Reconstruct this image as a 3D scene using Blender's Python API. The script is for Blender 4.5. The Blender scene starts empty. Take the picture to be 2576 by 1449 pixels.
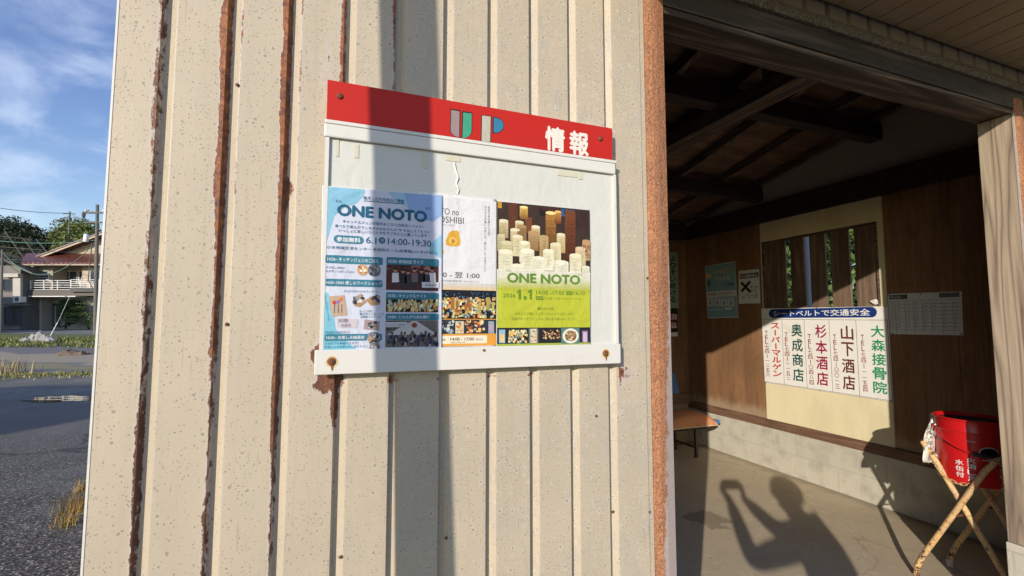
import bpy, bmesh, math, random
import numpy as np
from mathutils import Vector, Matrix
SC = bpy.context.scene
COL = SC.collection
R = math.radians
random.seed(7); RNG = np.random.default_rng(7)

# ------------------------------------------------------------------ camera, sky, sun, exposure
CAM_H, DIST = 1.55, 1.18                       # lens height, distance to the siding (plane y = 0)
F_PX, CX, CY = 1147.0, 1288.0, 724.5           # surveyed on a 2576-wide copy of the photograph
PITCH, YAW = math.atan((806 - CY) / F_PX), R(20.6)
cam = bpy.data.objects.new("camera", bpy.data.cameras.new("camera")); COL.objects.link(cam)
cam.data.sensor_width = 36; cam.data.lens = F_PX / 2576 * 36
cam.data.clip_start = 0.01; cam.data.clip_end = 1000
cam.location = (0, -DIST, CAM_H); cam.rotation_euler = (math.pi / 2 + PITCH, 0, -YAW)
SC.camera = cam
SUN_AZ, SUN_EL = R(44.8), R(17.2)              # the light travels towards this azimuth (from +y to +x)
SUNDIR = Vector((math.cos(SUN_EL) * math.sin(SUN_AZ), math.cos(SUN_EL) * math.cos(SUN_AZ), -math.sin(SUN_EL)))
W = bpy.data.worlds.new("World"); SC.world = W; W.use_nodes = True
sl = bpy.data.lights.new("sun", 'SUN'); so = bpy.data.objects.new("sun", sl); COL.objects.link(so)
sl.energy = 3.0; sl.angle = R(0.5); sl.color = (1.0, 0.90, 0.77)
so.rotation_euler = SUNDIR.to_track_quat('-Z', 'Y').to_euler(); so.location = (-20, -20, 15)
SC.view_settings.view_transform = 'Standard'; SC.view_settings.look = 'None'
SC.view_settings.exposure = 0.65; SC.view_settings.gamma = 1
SC.cycles.max_bounces = 8; SC.cycles.diffuse_bounces = 5; SC.cycles.use_denoising = True

# ------------------------------------------------------------------ node helper
class NT:
    def __init__(s, tree): s.t = tree
    def n(s, typ, ins=None, **props):
        nd = s.t.nodes.new(typ)
        for k, v in props.items(): setattr(nd, k, v)
        for k, v in (ins or {}).items():
            sk = nd.inputs[k]
            if isinstance(v, bpy.types.NodeSocket): s.t.links.new(v, sk)
            else:
                if isinstance(v, (tuple, list)) and len(v) == 3 and sk.type == 'RGBA': v = (*v, 1)
                sk.default_value = v
        return nd
    def math(s, op, a, b=0.0, c=None, clamp=False):
        i = {0: a, 1: b}
        if c is not None: i[2] = c
        return s.n('ShaderNodeMath', i, operation=op, use_clamp=clamp).outputs[0]
    def mix(s, f, a, b): return s.n('ShaderNodeMix', {0: f, 6: a, 7: b}, data_type='RGBA').outputs[2]
    def co(s, scale=(1, 1, 1), rot=(0, 0, 0)):
        tc = s.n('ShaderNodeTexCoord')
        return s.n('ShaderNodeMapping', {0: tc.outputs['Object'], 2: rot, 3: scale}).outputs[0]
    def noise(s, v, scale, detail=3, rough=.55, dist=0): return s.n('ShaderNodeTexNoise', {'Vector': v, 'Scale': scale, 'Detail': detail, 'Roughness': rough, 'Distortion': dist}).outputs[0]
    def ss(s, v, a, b): return s.n('ShaderNodeMapRange', {0: v, 1: a, 2: b}, interpolation_type='SMOOTHSTEP').outputs[0]
    def ramp(s, v, stops):
        nd = s.n('ShaderNodeValToRGB', {0: v}); e = nd.color_ramp.elements
        while len(e) < len(stops): e.new(.5)
        for k, (p, c) in enumerate(stops): e[k].position = p; e[k].color = (*c, 1)
        return nd.outputs[0]
    def attr(s, name): return s.n('ShaderNodeAttribute', attribute_name=name)
def lin(*c):
    return tuple((x / 255 / 12.92) if x / 255 <= .04045 else ((x / 255 + .055) / 1.055) ** 2.4 for x in c)
MATS = {}
def mat(name, color, rough=.6, metal=0.0, bump=None, spec=.5, alpha=None, disp=.002):
    """color: a plain colour or fn(T) -> colour socket; bump: fn(T) -> height socket"""
    if name in MATS: return MATS[name]
    m = bpy.data.materials.new(name); m.use_nodes = True; T = NT(m.node_tree)
    b = m.node_tree.nodes['Principled BSDF']
    ins = {'Base Color': color(T) if callable(color) else color, 'Roughness': rough(T) if callable(rough) else rough, 'Metallic': metal, 'Specular IOR Level': spec}
    for k, v in ins.items():
        if isinstance(v, bpy.types.NodeSocket): m.node_tree.links.new(v, b.inputs[k])
        else: b.inputs[k].default_value = (*v, 1) if isinstance(v, tuple) and len(v) == 3 else v
    if bump:
        bn = T.n('ShaderNodeBump', {'Height': bump(T), 'Strength': 1.0, 'Distance': disp})
        m.node_tree.links.new(bn.outputs[0], b.inputs['Normal'])
    MATS[name] = m
    return m
# sky with thin drifting cloud
T = NT(W.node_tree)
sky = T.n('ShaderNodeTexSky', sky_type='NISHITA', sun_disc=False, sun_elevation=SUN_EL, sun_rotation=R(180) + SUN_AZ, air_density=1.15, dust_density=.25, ozone_density=2.2)
tc = T.n('ShaderNodeTexCoord').outputs['Generated']
sep = T.n('ShaderNodeSeparateXYZ', {0: tc})
zz = T.math('ADD', T.math('MAXIMUM', sep.outputs[2], 0.0), .38)
pl = T.n('ShaderNodeCombineXYZ', {0: T.math('DIVIDE', sep.outputs[0], zz), 1: T.math('DIVIDE', sep.outputs[1], zz), 2: 0.0}).outputs[0]
plr = T.n('ShaderNodeMapping', {0: pl, 1: (3.1, 1.35, 0), 2: (0, 0, R(20)), 3: (1.0, 1.0, 1)}).outputs[0]
big = T.noise(plr, 2.3, 2, .5)
fine = T.noise(plr, 5.2, 7, .58, .3)
cl = T.math('MULTIPLY', T.ss(fine, .38, .70), T.ss(big, .34, .58))
cl = T.math('MULTIPLY', cl, T.ss(sep.outputs[2], .02, .12))
blue = T.n('ShaderNodeHueSaturation', {'Hue': .522, 'Saturation': 1.14, 'Value': .84, 'Color': sky.outputs[0]}).outputs[0]
skyc = T.mix(T.math('MULTIPLY', cl, .5), blue, (3.5, 4.0, 5.0, 1))
W.node_tree.links.new(skyc, W.node_tree.nodes['Background'].inputs[0])
W.node_tree.nodes['Background'].inputs[1].default_value = 0.15

# ------------------------------------------------------------------ survey helpers (photo pixel -> point on a real plane)
def ray(x, y):
    c = (x - CX) / F_PX; u = -(y - CY) / F_PX
    cp, sp, cs, sn = math.cos(PITCH), math.sin(PITCH), math.cos(YAW), math.sin(YAW)
    fw, up = cp - u * sp, sp + u * cp
    return Vector((c * cs + fw * sn, -c * sn + fw * cs, up))
CAMP = Vector((0, -DIST, CAM_H))
def on_y(x, y, Y=0.0): r = ray(x, y); return CAMP + r * ((Y + DIST) / r.y)
def on_x(x, y, X): r = ray(x, y); return CAMP + r * (X / r.x)
def on_z(x, y, Z=0.0): r = ray(x, y); return CAMP + r * ((Z - CAM_H) / r.z)
RV, FV = Vector((math.cos(YAW), -math.sin(YAW), 0)), Vector((math.sin(YAW), math.cos(YAW), 0))
def at(x, y, d):
    r = ray(x, y); return CAMP + r * (d / r.dot(FV))

# ------------------------------------------------------------------ mesh helpers
class MB:
    def __init__(s): s.v = []; s.f = []; s.c = []
    def add(s, vs, fs, col=None):
        o = len(s.v); s.v += [tuple(p) for p in vs]; s.f += [tuple(i + o for i in f) for f in fs]; s.c += [col] * len(fs); return s
    def box(s, a, b, col=None):
        (x0, y0, z0), (x1, y1, z1) = a, b
        return s.hexa([(x0, y0, z0), (x1, y0, z0), (x1, y1, z0), (x0, y1, z0), (x0, y0, z1), (x1, y0, z1), (x1, y1, z1), (x0, y1, z1)], col)
    def hexa(s, p, col=None): return s.add(p, [(3, 2, 1, 0), (4, 5, 6, 7), (0, 1, 5, 4), (1, 2, 6, 5), (2, 3, 7, 6), (3, 0, 4, 7)], col)
    def bar(s, a, b, w, h, up=(0, 0, 1), col=None):
        a, b = Vector(a), Vector(b); d = (b - a).normalized(); sd = d.cross(Vector(up)).normalized(); u = sd.cross(d)
        q = [(-1, -1), (1, -1), (1, 1), (-1, 1)]
        return s.hexa([a + sd * (i * w / 2) + u * (j * h / 2) for i, j in q] + [b + sd * (i * w / 2) + u * (j * h / 2) for i, j in q], col)
    def tube(s, pts, r, n=8, cap=True, col=None):
        pts = [Vector(p) for p in pts]; rs = r if isinstance(r, (list, tuple)) else [r] * len(pts); vs = []; ref = None
        for i, p in enumerate(pts):
            d = (pts[min(i + 1, len(pts) - 1)] - pts[max(i - 1, 0)]).normalized()
            if ref is None: ref = d.orthogonal().normalized()
            ref = (ref - d * ref.dot(d)).normalized(); q = d.cross(ref)
            vs += [p + (ref * math.cos(2 * math.pi * k / n) + q * math.sin(2 * math.pi * k / n)) * rs[i] for k in range(n)]
        fs = [(i * n + k, i * n + (k + 1) % n, (i + 1) * n + (k + 1) % n, (i + 1) * n + k) for i in range(len(pts) - 1) for k in range(n)]
        if cap: fs += [tuple(range(n - 1, -1, -1)), tuple((len(pts) - 1) * n + k for k in range(n))]
        return s.add(vs, fs, col)
    def lathe(s, c, prof, n=32, col=None):
        c = Vector(c); vs = [c + Vector((r * math.cos(2 * math.pi * k / n), r * math.sin(2 * math.pi * k / n), z)) for r, z in prof for k in range(n)]
        return s.add(vs, [(i * n + k, i * n + (k + 1) % n, (i + 1) * n + (k + 1) % n, (i + 1) * n + k) for i in range(len(prof) - 1) for k in range(n)], col)
    def ball(s, c, r, n=10, m=7, col=None):
        rx, ry, rz = r if isinstance(r, (tuple, list)) else (r, r, r); c = Vector(c); vs = []
        for i in range(m + 1):
            t = math.pi * i / m
            vs += [c + Vector((rx * math.sin(t) * math.cos(2 * math.pi * k / n), ry * math.sin(t) * math.sin(2 * math.pi * k / n), rz * math.cos(t))) for k in range(n)]
        return s.add(vs, [(i * n + k, (i + 1) * n + k, (i + 1) * n + (k + 1) % n, i * n + (k + 1) % n) for i in range(m) for k in range(n)], col)
    def build(s, name, m, parent=None, smooth=False, bevel=0, seg=2):
        me = bpy.data.meshes.new(name); me.from_pydata(s.v, [], s.f)
        if any(c is not None for c in s.c):
            a = me.attributes.new('Col', 'FLOAT_COLOR', 'FACE')
            a.data.foreach_set('color', np.array([(*(c or (.5, .5, .5)), 1) for c in s.c], 'f').ravel())
        me.materials.append(m); me.update()
        o = bpy.data.objects.new(name, me); COL.objects.link(o); o.parent = parent
        if smooth:
            me.polygons.foreach_set('use_smooth', [True] * len(me.polygons))
            try: me.set_sharp_from_angle(angle=R(38))
            except Exception: pass
        if bevel:
            bv = o.modifiers.new('bevel', 'BEVEL'); bv.width = bevel; bv.segments = seg; bv.limit_method = 'ANGLE'; bv.angle_limit = R(40)
        return o
def tag(o, label=None, cat=None, group=None, kind=None):
    for k, v in (('label', label), ('category', cat), ('group', group), ('kind', kind)):
        if v: o[k] = v
    return o
def empty(name, loc, label=None, cat=None, group=None):
    o = bpy.data.objects.new(name, None); COL.objects.link(o); o.location = loc; o.empty_display_size = .1
    tag(o, label, cat, group); bpy.context.view_layer.update(); return o
def adopt(o, root):                                   # parent a world-space mesh to a thing without moving it
    o.parent = root; o.matrix_parent_inverse = Matrix.Translation(-root.location); return o
class Th:
    """a thing: an Empty at its base, its parts built in world space"""
    def __init__(s, name, loc, label, cat, group=None): s.e = empty(name, loc, label, cat, group)
    def part(s, mb, name, m, under=None, label=None, **k):
        o = mb.build(name, m, None, **k)
        if under is None: adopt(o, s.e)
        else:
            o.parent = under; o.matrix_parent_inverse = Matrix.Translation(-s.e.location) if under is s.e else Matrix.Identity(4)
        if label: o['label'] = label
        return o

# ------------------------------------------------------------------ print (lettering and pictures on flat or curved surfaces)
_tc = bpy.data.curves.new('lettering_source', 'FONT'); _to = bpy.data.objects.new('lettering_source', _tc); COL.objects.link(_to)
_cache = {}
def glyphs(txt, bold):
    k = (txt, bold)
    if k not in _cache:
        _tc.body = txt; _tc.offset = 0; _tc.resolution_u = 3
        dg = bpy.context.evaluated_depsgraph_get(); dg.update()
        ev = _to.evaluated_get(dg); me = ev.to_mesh()
        v = np.array([p.co[:2] for p in me.vertices]) if len(me.vertices) else np.zeros((1, 2))
        f = [tuple(p.vertices) for p in me.polygons]; ev.to_mesh_clear(); _cache[k] = (v, f)
    return _cache[k]
class Print:
    """flat marks in (u, v) metres; mapper(u, v, h) gives the world point; px(x, y) -> (u, v) reads a surveyed photo position"""
    def __init__(s, mapper, px=None, lay=.0003): s.m = mapper; s.px = px; s.mb = MB(); s.lay = lay
    def uv(s, pts, col, L=1): s.mb.add([s.m(u, v, L * s.lay) for u, v in pts], [tuple(range(len(pts)))], col)
    def poly(s, pts, col, L=1): s.uv([s.px(*p) for p in pts], col, L)
    def rect(s, x0, y0, x1, y1, col, L=1, rnd=0):
        a, b = s.px(x0, y0), s.px(x0, y1); c = s.px(x1, y0)
        u0, u1, v1, v0 = a[0], c[0], a[1], b[1]; s.rectuv(u0, v0, u1, v1, col, L, rnd)
    def rectuv(s, u0, v0, u1, v1, col, L=1, rnd=0):
        if rnd:
            r = min(rnd * (v1 - v0) / 2, (u1 - u0) / 2); p = []
            for cx, cy, a0 in ((u1 - r, v1 - r, 0), (u0 + r, v1 - r, 90), (u0 + r, v0 + r, 180), (u1 - r, v0 + r, 270)):
                p += [(cx + r * math.cos(R(a0 + t)), cy + r * math.sin(R(a0 + t))) for t in (0, 22.5, 45, 67.5, 90)]
            s.uv(p, col, L)
        else: s.uv([(u0, v0), (u1, v0), (u1, v1), (u0, v1)], col, L)
    def disc(s, x, y, rx, ry, col, L=1, n=20, clip=None):
        u, v = s.px(x, y); a, b = s.px(x + rx, y)[0] - u, v - s.px(x, y + ry)[1]
        p = [(u + a * math.cos(2 * math.pi * k / n), v + b * math.sin(2 * math.pi * k / n)) for k in range(n)]
        if clip:
            c0, c1 = s.px(clip[0], clip[1]), s.px(clip[2], clip[3])
            p = [(min(max(q[0], c0[0]), c1[0]), min(max(q[1], c1[1]), c0[1])) for q in p]
        s.uv(p, col, L)
    def text(s, txt, x0, yt, yb, x1, col, L=2, bold=0.0, rot=0):
        a, b, c = s.px(x0, yt), s.px(x0, yb), s.px(x1, yt); s.textuv(txt, a[0], b[1], c[0], a[1], col, L, bold, rot)
    def textuv(s, txt, u0, v0, u1, v1, col, L=2, bold=0.0, rot=0, slope=0.0):
        v, f = glyphs(txt, bold)
        if not f: return
        if rot: v = np.stack([v[:, 1], -v[:, 0]], 1)
        lo, hi = v.min(0), v.max(0); sp = np.maximum(hi - lo, 1e-6)
        if txt == 'ー' and rot: u0, u1 = (u0 * .58 + u1 * .42), (u0 * .42 + u1 * .58)
        b = max(bold, 0); sc = np.array([u1 - u0, v1 - v0]) / (sp + 2 * b); q = (v - lo + b) * sc + np.array([u0, v0])
        # heavier weights: the same outline laid over itself, nudged by the stroke weight
        for i, (dx, dy) in enumerate(((0, 0), (1, 0), (-1, 0), (0, 1), (0, -1)) if b > .004 else ((0, 0),)):
            s.mb.add([s.m(p[0] + dx * b * sc[0], p[1] + dy * b * sc[1], (L + .04 * i) * s.lay) for p in q], f, col)
    def vtext(s, txt, top, bot, wpx, col, L=2, bold=0.0, fill=.86):
        a, b = s.px(*top), s.px(*bot); n = len(txt); w = s.px((top[0] + bot[0]) / 2 + wpx / 2, (top[1] + bot[1]) / 2)[0] - s.px((top[0] + bot[0]) / 2 - wpx / 2, (top[1] + bot[1]) / 2)[0]
        w = abs(w); h = abs(a[1] - b[1]) / n * fill
        for i, ch in enumerate(txt):
            t = (i + .5) / n; u, v = a[0] + (b[0] - a[0]) * t, a[1] + (b[1] - a[1]) * t; hh, ww = h, w
            if ch in '一': hh = h * .10
            if ch == '二': hh = h * .6
            if ch in 'TEL': ww = w * .72
            s.textuv(ch, u - ww / 2, v - hh / 2, u + ww / 2, v + hh / 2, col, L, bold, rot=1 if ch in 'ー' else 0)
    def blobs(s, x0, y0, x1, y1, n, cols, rx, ry, L=3, shape='disc'):
        for _ in range(n):
            x, y = random.uniform(x0 + rx[0], x1 - rx[0]), random.uniform(y0 + ry[0], y1 - ry[0]); c = random.choice(cols); g = random.uniform(.75, 1.15)
            a, b = random.uniform(*rx), random.uniform(*ry); c = tuple(min(1, k * g) for k in c)
            if shape == 'disc': s.disc(x, y, a, b, c, L + random.random() * .9, 8, (x0, y0, x1, y1))
            else: s.rect(max(x0, x - a), max(y0, y - b), min(x1, x + a), min(y1, y + b), c, L + random.random() * .9)
def prints(): return mat('printed_ink', lambda T: T.n('ShaderNodeVectorMath', {0: T.attr('Col').outputs[0], 1: (.86, .86, .84)}, operation='MULTIPLY').outputs[0], .5, spec=.3, bump=lambda T: T.math('ADD', T.noise(T.co(), 9, 4, .55, 1.2), T.math('MULTIPLY', T.noise(T.co((1, 1, .25)), 26, 2), .4)), disp=.006)
def leafmat(name='leaf_surface', rough=.55): return mat(name, lambda T: T.attr('Col').outputs[0], rough, spec=.35)

# ------------------------------------------------------------------ materials
def rustcol(T, v, s=1.0): return T.ramp(T.math('ADD', T.math('MULTIPLY', T.noise(v, 55 * s, 5, .7), .7), T.math('MULTIPLY', T.noise(v, 9 * s, 3), .3)), [(.30, (.06, .022, .015)), (.45, (.16, .052, .022)), (.56, (.33, .115, .035)), (.72, (.46, .22, .085))])
def siding_col(T):
    v = T.co(); tc = T.n('ShaderNodeTexCoord').outputs['Object']; sx = T.n('ShaderNodeSeparateXYZ', {0: tc})
    right = T.ss(sx.outputs[0], -.45, .85); up = T.ss(sx.outputs[2], 1.2, 2.3)
    a = T.mix(T.ss(T.noise(T.co((1, 1, .45)), 5, 4, .6), .35, .7), (.500, .428, .322, 1), (.452, .390, .298, 1))
    a = T.mix(T.math('MULTIPLY', T.ss(T.noise(T.co((1, 1, .6)), 14, 5, .65), .50, .66), T.math('ADD', .25, T.math('MULTIPLY', right, .55))), a, (.425, .385, .320, 1))
    # streaks of run-off dirt
    a = T.mix(T.math('MULTIPLY', T.ss(T.noise(T.co((1, 1, .035)), 60, 3), .52, .75), .22), a, (.36, .29, .20, 1))
    # pimpled, chipped paint
    wear = T.math('ADD', T.math('MULTIPLY', right, .30), T.math('MULTIPLY', up, .26))
    wear = T.math('ADD', wear, T.math('MULTIPLY', T.math('SUBTRACT', T.noise(v, 6, 3), .5), 1.0))
    # blisters with pale rims where the paint has lifted, and a scatter of small dark pinholes, both in drifts
    for sc, amt, need, rr, hal in ((56, .9, .70, .15, 1.0), (84, 1.0, .54, .135, .8), (112, 1.0, .40, .15, .35), (165, .95, .40, .19, .0)):
        vo = T.n('ShaderNodeTexVoronoi', {'Vector': v, 'Scale': sc, 'Randomness': 1.0})
        rnd = T.n('ShaderNodeSeparateColor', {0: vo.outputs['Color']})
        drift = T.math('MULTIPLY', T.math('SUBTRACT', T.noise(T.co((1.3, 1, .8)), 7.5 + sc * .03, 3), .5), 1.5)
        pick = T.math('GREATER_THAN', T.math('ADD', T.math('ADD', rnd.outputs[0], drift), T.math('MULTIPLY', wear, .75)), need)
        r0 = T.math('MULTIPLY', rr, T.math('ADD', .55, T.math('MULTIPLY', rnd.outputs[1], 1.0)))
        dn = T.math('ADD', vo.outputs['Distance'], T.math('MULTIPLY', T.math('SUBTRACT', T.noise(v, 260, 2), .5), .24))
        dot = T.math('MULTIPLY', pick, T.ss(dn, T.math('MULTIPLY', r0, 1.1), T.math('MULTIPLY', r0, .6)))
        if hal:
            halo = T.math('MULTIPLY', pick, T.ss(dn, T.math('MULTIPLY', r0, 2.3), T.math('MULTIPLY', r0, 1.4)))
            a = T.mix(T.math('MULTIPLY', halo, T.math('MULTIPLY', T.math('ADD', T.math('MULTIPLY', right, .9), .15), .36 * hal)), a, (.60, .56, .49, 1))
        a = T.mix(T.math('MULTIPLY', dot, .70 * amt), a, (.19, .165, .14, 1))
    # scratches
    for rz, seedx in ((R(14), 0.0), (R(-22), 3.3), (R(62), 7.7)):
        vv = T.n('ShaderNodeMapping', {0: tc, 1: (seedx, 0, seedx), 2: (0, rz, 0), 3: (1.0, 1.0, .06)}).outputs[0]
        ln = T.ss(T.noise(vv, 120, 1), .685, .72); zone = T.ss(T.noise(v, 4.5 + seedx * .2, 1), .50, .62)
        a = T.mix(T.math('MULTIPLY', T.math('MULTIPLY', ln, zone), .55), a, (.33, .28, .22, 1))
    # rust creeping from the folds
    at_ = T.attr('rust').outputs['Fac']
    rv = T.math('ADD', at_, T.math('MULTIPLY', T.math('SUBTRACT', T.noise(T.co((1, 1, .6)), 60, 6, .78), .5), 1.15))
    a = T.mix(T.math('MULTIPLY', T.ss(rv, .30, .46), .75), a, (.52, .45, .40, 1))
    rc = T.mix(T.math('MULTIPLY', T.attr('maroon').outputs['Fac'], .85), rustcol(T, v), (.085, .036, .028, 1))
    return T.mix(T.ss(rv, .50, .57), a, rc)
def siding_bump(T):
    v = T.co(); rv = T.math('ADD', T.attr('rust').outputs['Fac'], T.math('MULTIPLY', T.math('SUBTRACT', T.noise(T.co((1, 1, .6)), 60, 6, .78), .5), 1.15))
    h = T.math('ADD', T.math('MULTIPLY', T.ss(rv, .46, .56), T.math('SUBTRACT', T.noise(v, 180, 4), .2)), T.math('MULTIPLY', T.noise(v, 7, 2), .8))
    return T.math('ADD', h, T.math('MULTIPLY', T.noise(v, 220, 2), .22))
M_SIDE = mat('painted_steel_siding', siding_col, .52, bump=siding_bump, disp=.0016)
def wood(name, c0, c1, c2, axis='z', scale=1.0, rough=.75, stain=None, bands=9.0, ringw=.28):
    sc = {'z': (1, 1, .045), 'x': (.045, 1, 1), 'y': (1, .045, 1)}[axis]
    def g(T):
        w = T.co(sc); ww = T.noise(w, 6 * scale, 2, .5)
        ring = T.math('POWER', T.math('MULTIPLY', T.math('PINGPONG', T.math('MULTIPLY', ww, bands), .5), 2.0), 1.6)
        f = T.math('ADD', T.math('MULTIPLY', ring, ringw), T.math('MULTIPLY', T.noise(w, 90 * scale, 4, .7), 1.0 - ringw * .55))
        return f
    def col(T):
        f = g(T); a = T.ramp(f, [(.25, c0), (.55, c1), (.85, c2)])
        a = T.mix(T.math('MULTIPLY', T.ss(T.noise(T.co(), 2.2, 4), .45, .7), .45), a, tuple(k * .62 for k in c1))
        a = T.mix(T.math('MULTIPLY', T.ss(T.noise(T.co((1, 1, .5)), 5.5, 6, .7), .54, .68), .45), a, tuple(k * .45 for k in c1))
        if stain: a = stain(T, a)
        return a
    return mat(name, col, rough, bump=lambda T: g(T), disp=.0006)
def brk(T, a):   # bleached rain mark along the foot of the board wall
    z = T.n('ShaderNodeSeparateXYZ', {0: T.n('ShaderNodeTexCoord').outputs['Object']}).outputs[2]
    e = T.math('ADD', z, T.math('MULTIPLY', T.math('SUBTRACT', T.noise(T.co((1, 1, .3)), 14, 4), .5), .16))
    return T.mix(T.math('MULTIPLY', T.ss(e, .66, .54), .6), a, (.40, .30, .20, 1))
M_BOARD = wood('brown_plywood', (.135, .068, .031), (.225, .115, .052), (.31, .168, .080), 'z', .8, stain=brk, bands=3, ringw=.2)
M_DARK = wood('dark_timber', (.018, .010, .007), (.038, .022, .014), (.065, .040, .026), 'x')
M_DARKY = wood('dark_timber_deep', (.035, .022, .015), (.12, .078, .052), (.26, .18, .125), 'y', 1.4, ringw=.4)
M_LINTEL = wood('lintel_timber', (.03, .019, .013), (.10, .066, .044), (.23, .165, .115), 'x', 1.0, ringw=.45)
def post_col(T):
    ww = T.noise(T.co((1, 1, .055)), 8.5, 2, .45, .2); ring = T.math('POWER', T.math('MULTIPLY', T.math('PINGPONG', T.math('MULTIPLY', ww, 11.0), .5), 2.0), .55)
    a = T.ramp(T.math('ADD', T.math('MULTIPLY', ring, .50), T.math('MULTIPLY', T.noise(T.co((1, 1, .03)), 130, 4, .75), .50)), [(.22, (.115, .085, .062)), (.42, (.245, .185, .135)), (.8, (.43, .345, .25))])
    return T.mix(T.math('MULTIPLY', T.ss(T.noise(T.co((1, 1, .22)), 7, 5, .65), .46, .66), .55), a, (.17, .128, .10, 1))
M_POST = mat('weathered_post_timber', post_col, .85, bump=lambda T: T.noise(T.co((1, 1, .03)), 150, 3), disp=.0008)
M_SILL = wood('brown_sill_timber', (.075, .038, .022), (.165, .088, .05), (.27, .165, .10), 'y', 1.3, bands=14)
M_DECK = wood('roof_board_timber', (.10, .052, .032), (.19, .105, .062), (.29, .175, .105), 'x', .5)
M_CREAM = mat('cream_painted_plywood', lambda T: T.mix(T.ss(T.noise(T.co((1, 1, .3)), 6, 5), .4, .72), (.72, .635, .415, 1), (.64, .56, .36, 1)), .7, bump=lambda T: T.noise(T.co((1, 1, .2)), 60, 3), disp=.0006)
M_PLASTER = mat('grey_plaster', lambda T: T.mix(T.noise(T.co(), 5, 4), (.46, .41, .34, 1), (.38, .33, .27, 1)), .9)
def block_col(T):
    tc_ = T.n('ShaderNodeTexCoord').outputs['Object']; sp_ = T.n('ShaderNodeSeparateXYZ', {0: tc_})
    yz = T.n('ShaderNodeCombineXYZ', {0: T.math('ADD', sp_.outputs[1], sp_.outputs[0]), 1: sp_.outputs[2], 2: 0.0}).outputs[0]
    b = T.n('ShaderNodeTexBrick', {'Vector': yz, 'Color1': (.52, .485, .39, 1), 'Color2': (.46, .435, .355, 1), 'Mortar': (.40, .38, .32, 1), 'Scale': 1.0, 'Mortar Size': .006, 'Brick Width': .8, 'Row Height': .215}, offset=.5)
    a = T.mix(T.ss(T.noise(T.co(), 7, 6, .6), .42, .72), b.outputs[0], (.36, .335, .275, 1))
    return T.mix(T.math('MULTIPLY', T.ss(T.noise(T.co((1, 1, .06)), 34, 3), .58, .72), .4), a, (.55, .52, .44, 1))
M_BLOCK = mat('concrete_block', block_col, .92, bump=lambda T: T.noise(T.co(), 120, 5, .7), disp=.0018)
def floor_col(T):
    a = T.mix(T.noise(T.co(), 2.6, 6, .6), (.58, .48, .335, 1), (.43, .355, .25, 1))
    a = T.mix(T.math('MULTIPLY', T.ss(T.noise(T.co((1, 1, 1)), 11, 5, .65), .52, .68), .45), a, (.64, .545, .40, 1))
    pw_ = T.n('ShaderNodeVectorMath', {0: T.n('ShaderNodeTexCoord').outputs['Object'], 1: (2.735, 1.72, 0)}, operation='DISTANCE').outputs['Value']
    a = T.mix(T.math('MULTIPLY', T.ss(T.math('ADD', pw_, T.math('MULTIPLY', T.noise(T.co(), 9, 3), .34)), .34, .29), .55), a, (.16, .115, .085, 1))
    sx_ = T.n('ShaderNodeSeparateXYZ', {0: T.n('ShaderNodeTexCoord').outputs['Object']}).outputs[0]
    a = T.mix(T.math('MULTIPLY', T.ss(T.math('ADD', sx_, T.math('MULTIPLY', T.noise(T.co(), 6, 4), .22)), 4.22, 4.36), .55), a, (.20, .165, .12, 1))  # contact shade at the side wall's foot, painted in as a ragged dirt line
    ck = T.n('ShaderNodeTexVoronoi', {'Vector': T.n('ShaderNodeVectorMath', {0: T.co(), 1: T.n('ShaderNodeVectorMath', {0: T.n('ShaderNodeTexNoise', {'Vector': T.co(), 'Scale': 3.0, 'Detail': 5.0}).outputs['Color'], 1: (.5, .5, .0)}, operation='MULTIPLY').outputs[0]}, operation='ADD').outputs[0], 'Scale': .62}, feature='DISTANCE_TO_EDGE').outputs['Distance']
    a = T.mix(T.math('MULTIPLY', T.ss(ck, .005, .0015), .28), a, (.12, .10, .075, 1))
    a = T.mix(T.math('MULTIPLY', T.ss(T.noise(T.co((1, .35, 1), (0, 0, .6)), 26, 4, .7), .56, .70), .35), a, (.30, .245, .17, 1))
    return T.mix(T.math('MULTIPLY', T.ss(T.noise(T.co(), 40, 3), .66, .72), .7), a, (.11, .09, .07, 1))
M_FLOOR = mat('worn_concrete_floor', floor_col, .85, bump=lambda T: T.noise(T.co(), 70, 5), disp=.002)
def post_rust(T):
    v = T.co(); a = rustcol(T, T.co((1, 1, .35)), 1.6); a = T.mix(.55, a, T.mix(T.ss(T.noise(v, 170, 4, .7), .35, .65), (.20, .085, .045, 1), (.62, .33, .18, 1)))
    sp_ = T.n('ShaderNodeSeparateXYZ', {0: T.n('ShaderNodeTexCoord').outputs['Object']})
    e = T.math('ADD', T.math('MULTIPLY', T.math('SUBTRACT', 1.72, sp_.outputs[2]), .85), T.math('MULTIPLY', T.math('SUBTRACT', sp_.outputs[0], .943), 16.0))
    e = T.math('ADD', e, T.math('MULTIPLY', T.math('SUBTRACT', T.noise(v, 40, 5, .7), .5), .9))
    return T.mix(T.math('MULTIPLY', T.ss(e, .42, .62), T.attr('keep').outputs['Fac']), a, T.mix(T.noise(v, 90, 3), (.44, .37, .34, 1), (.36, .29, .27, 1)))
M_RUST = mat('rusty_angle_steel', post_rust, .85, bump=lambda T: T.noise(T.co(), 240, 4, .7), disp=.0016)
M_WHITE = mat('white_painted_metal', lambda T: T.mix(T.math('MULTIPLY', T.ss(T.noise(T.co(), 16, 5), .55, .75), .35), (.655, .64, .60, 1), (.54, .51, .46, 1)), .45)
M_SHEET = mat('white_backing_sheet', lambda T: T.mix(T.math('MULTIPLY', T.ss(T.noise(T.co(), 9, 5, .65), .48, .75), .3), (.60, .60, .56, 1), (.52, .52, .48, 1)), .4, bump=lambda T: T.noise(T.co((1, 1, .7)), 22, 3, .5, 1.0), disp=.002)
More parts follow.
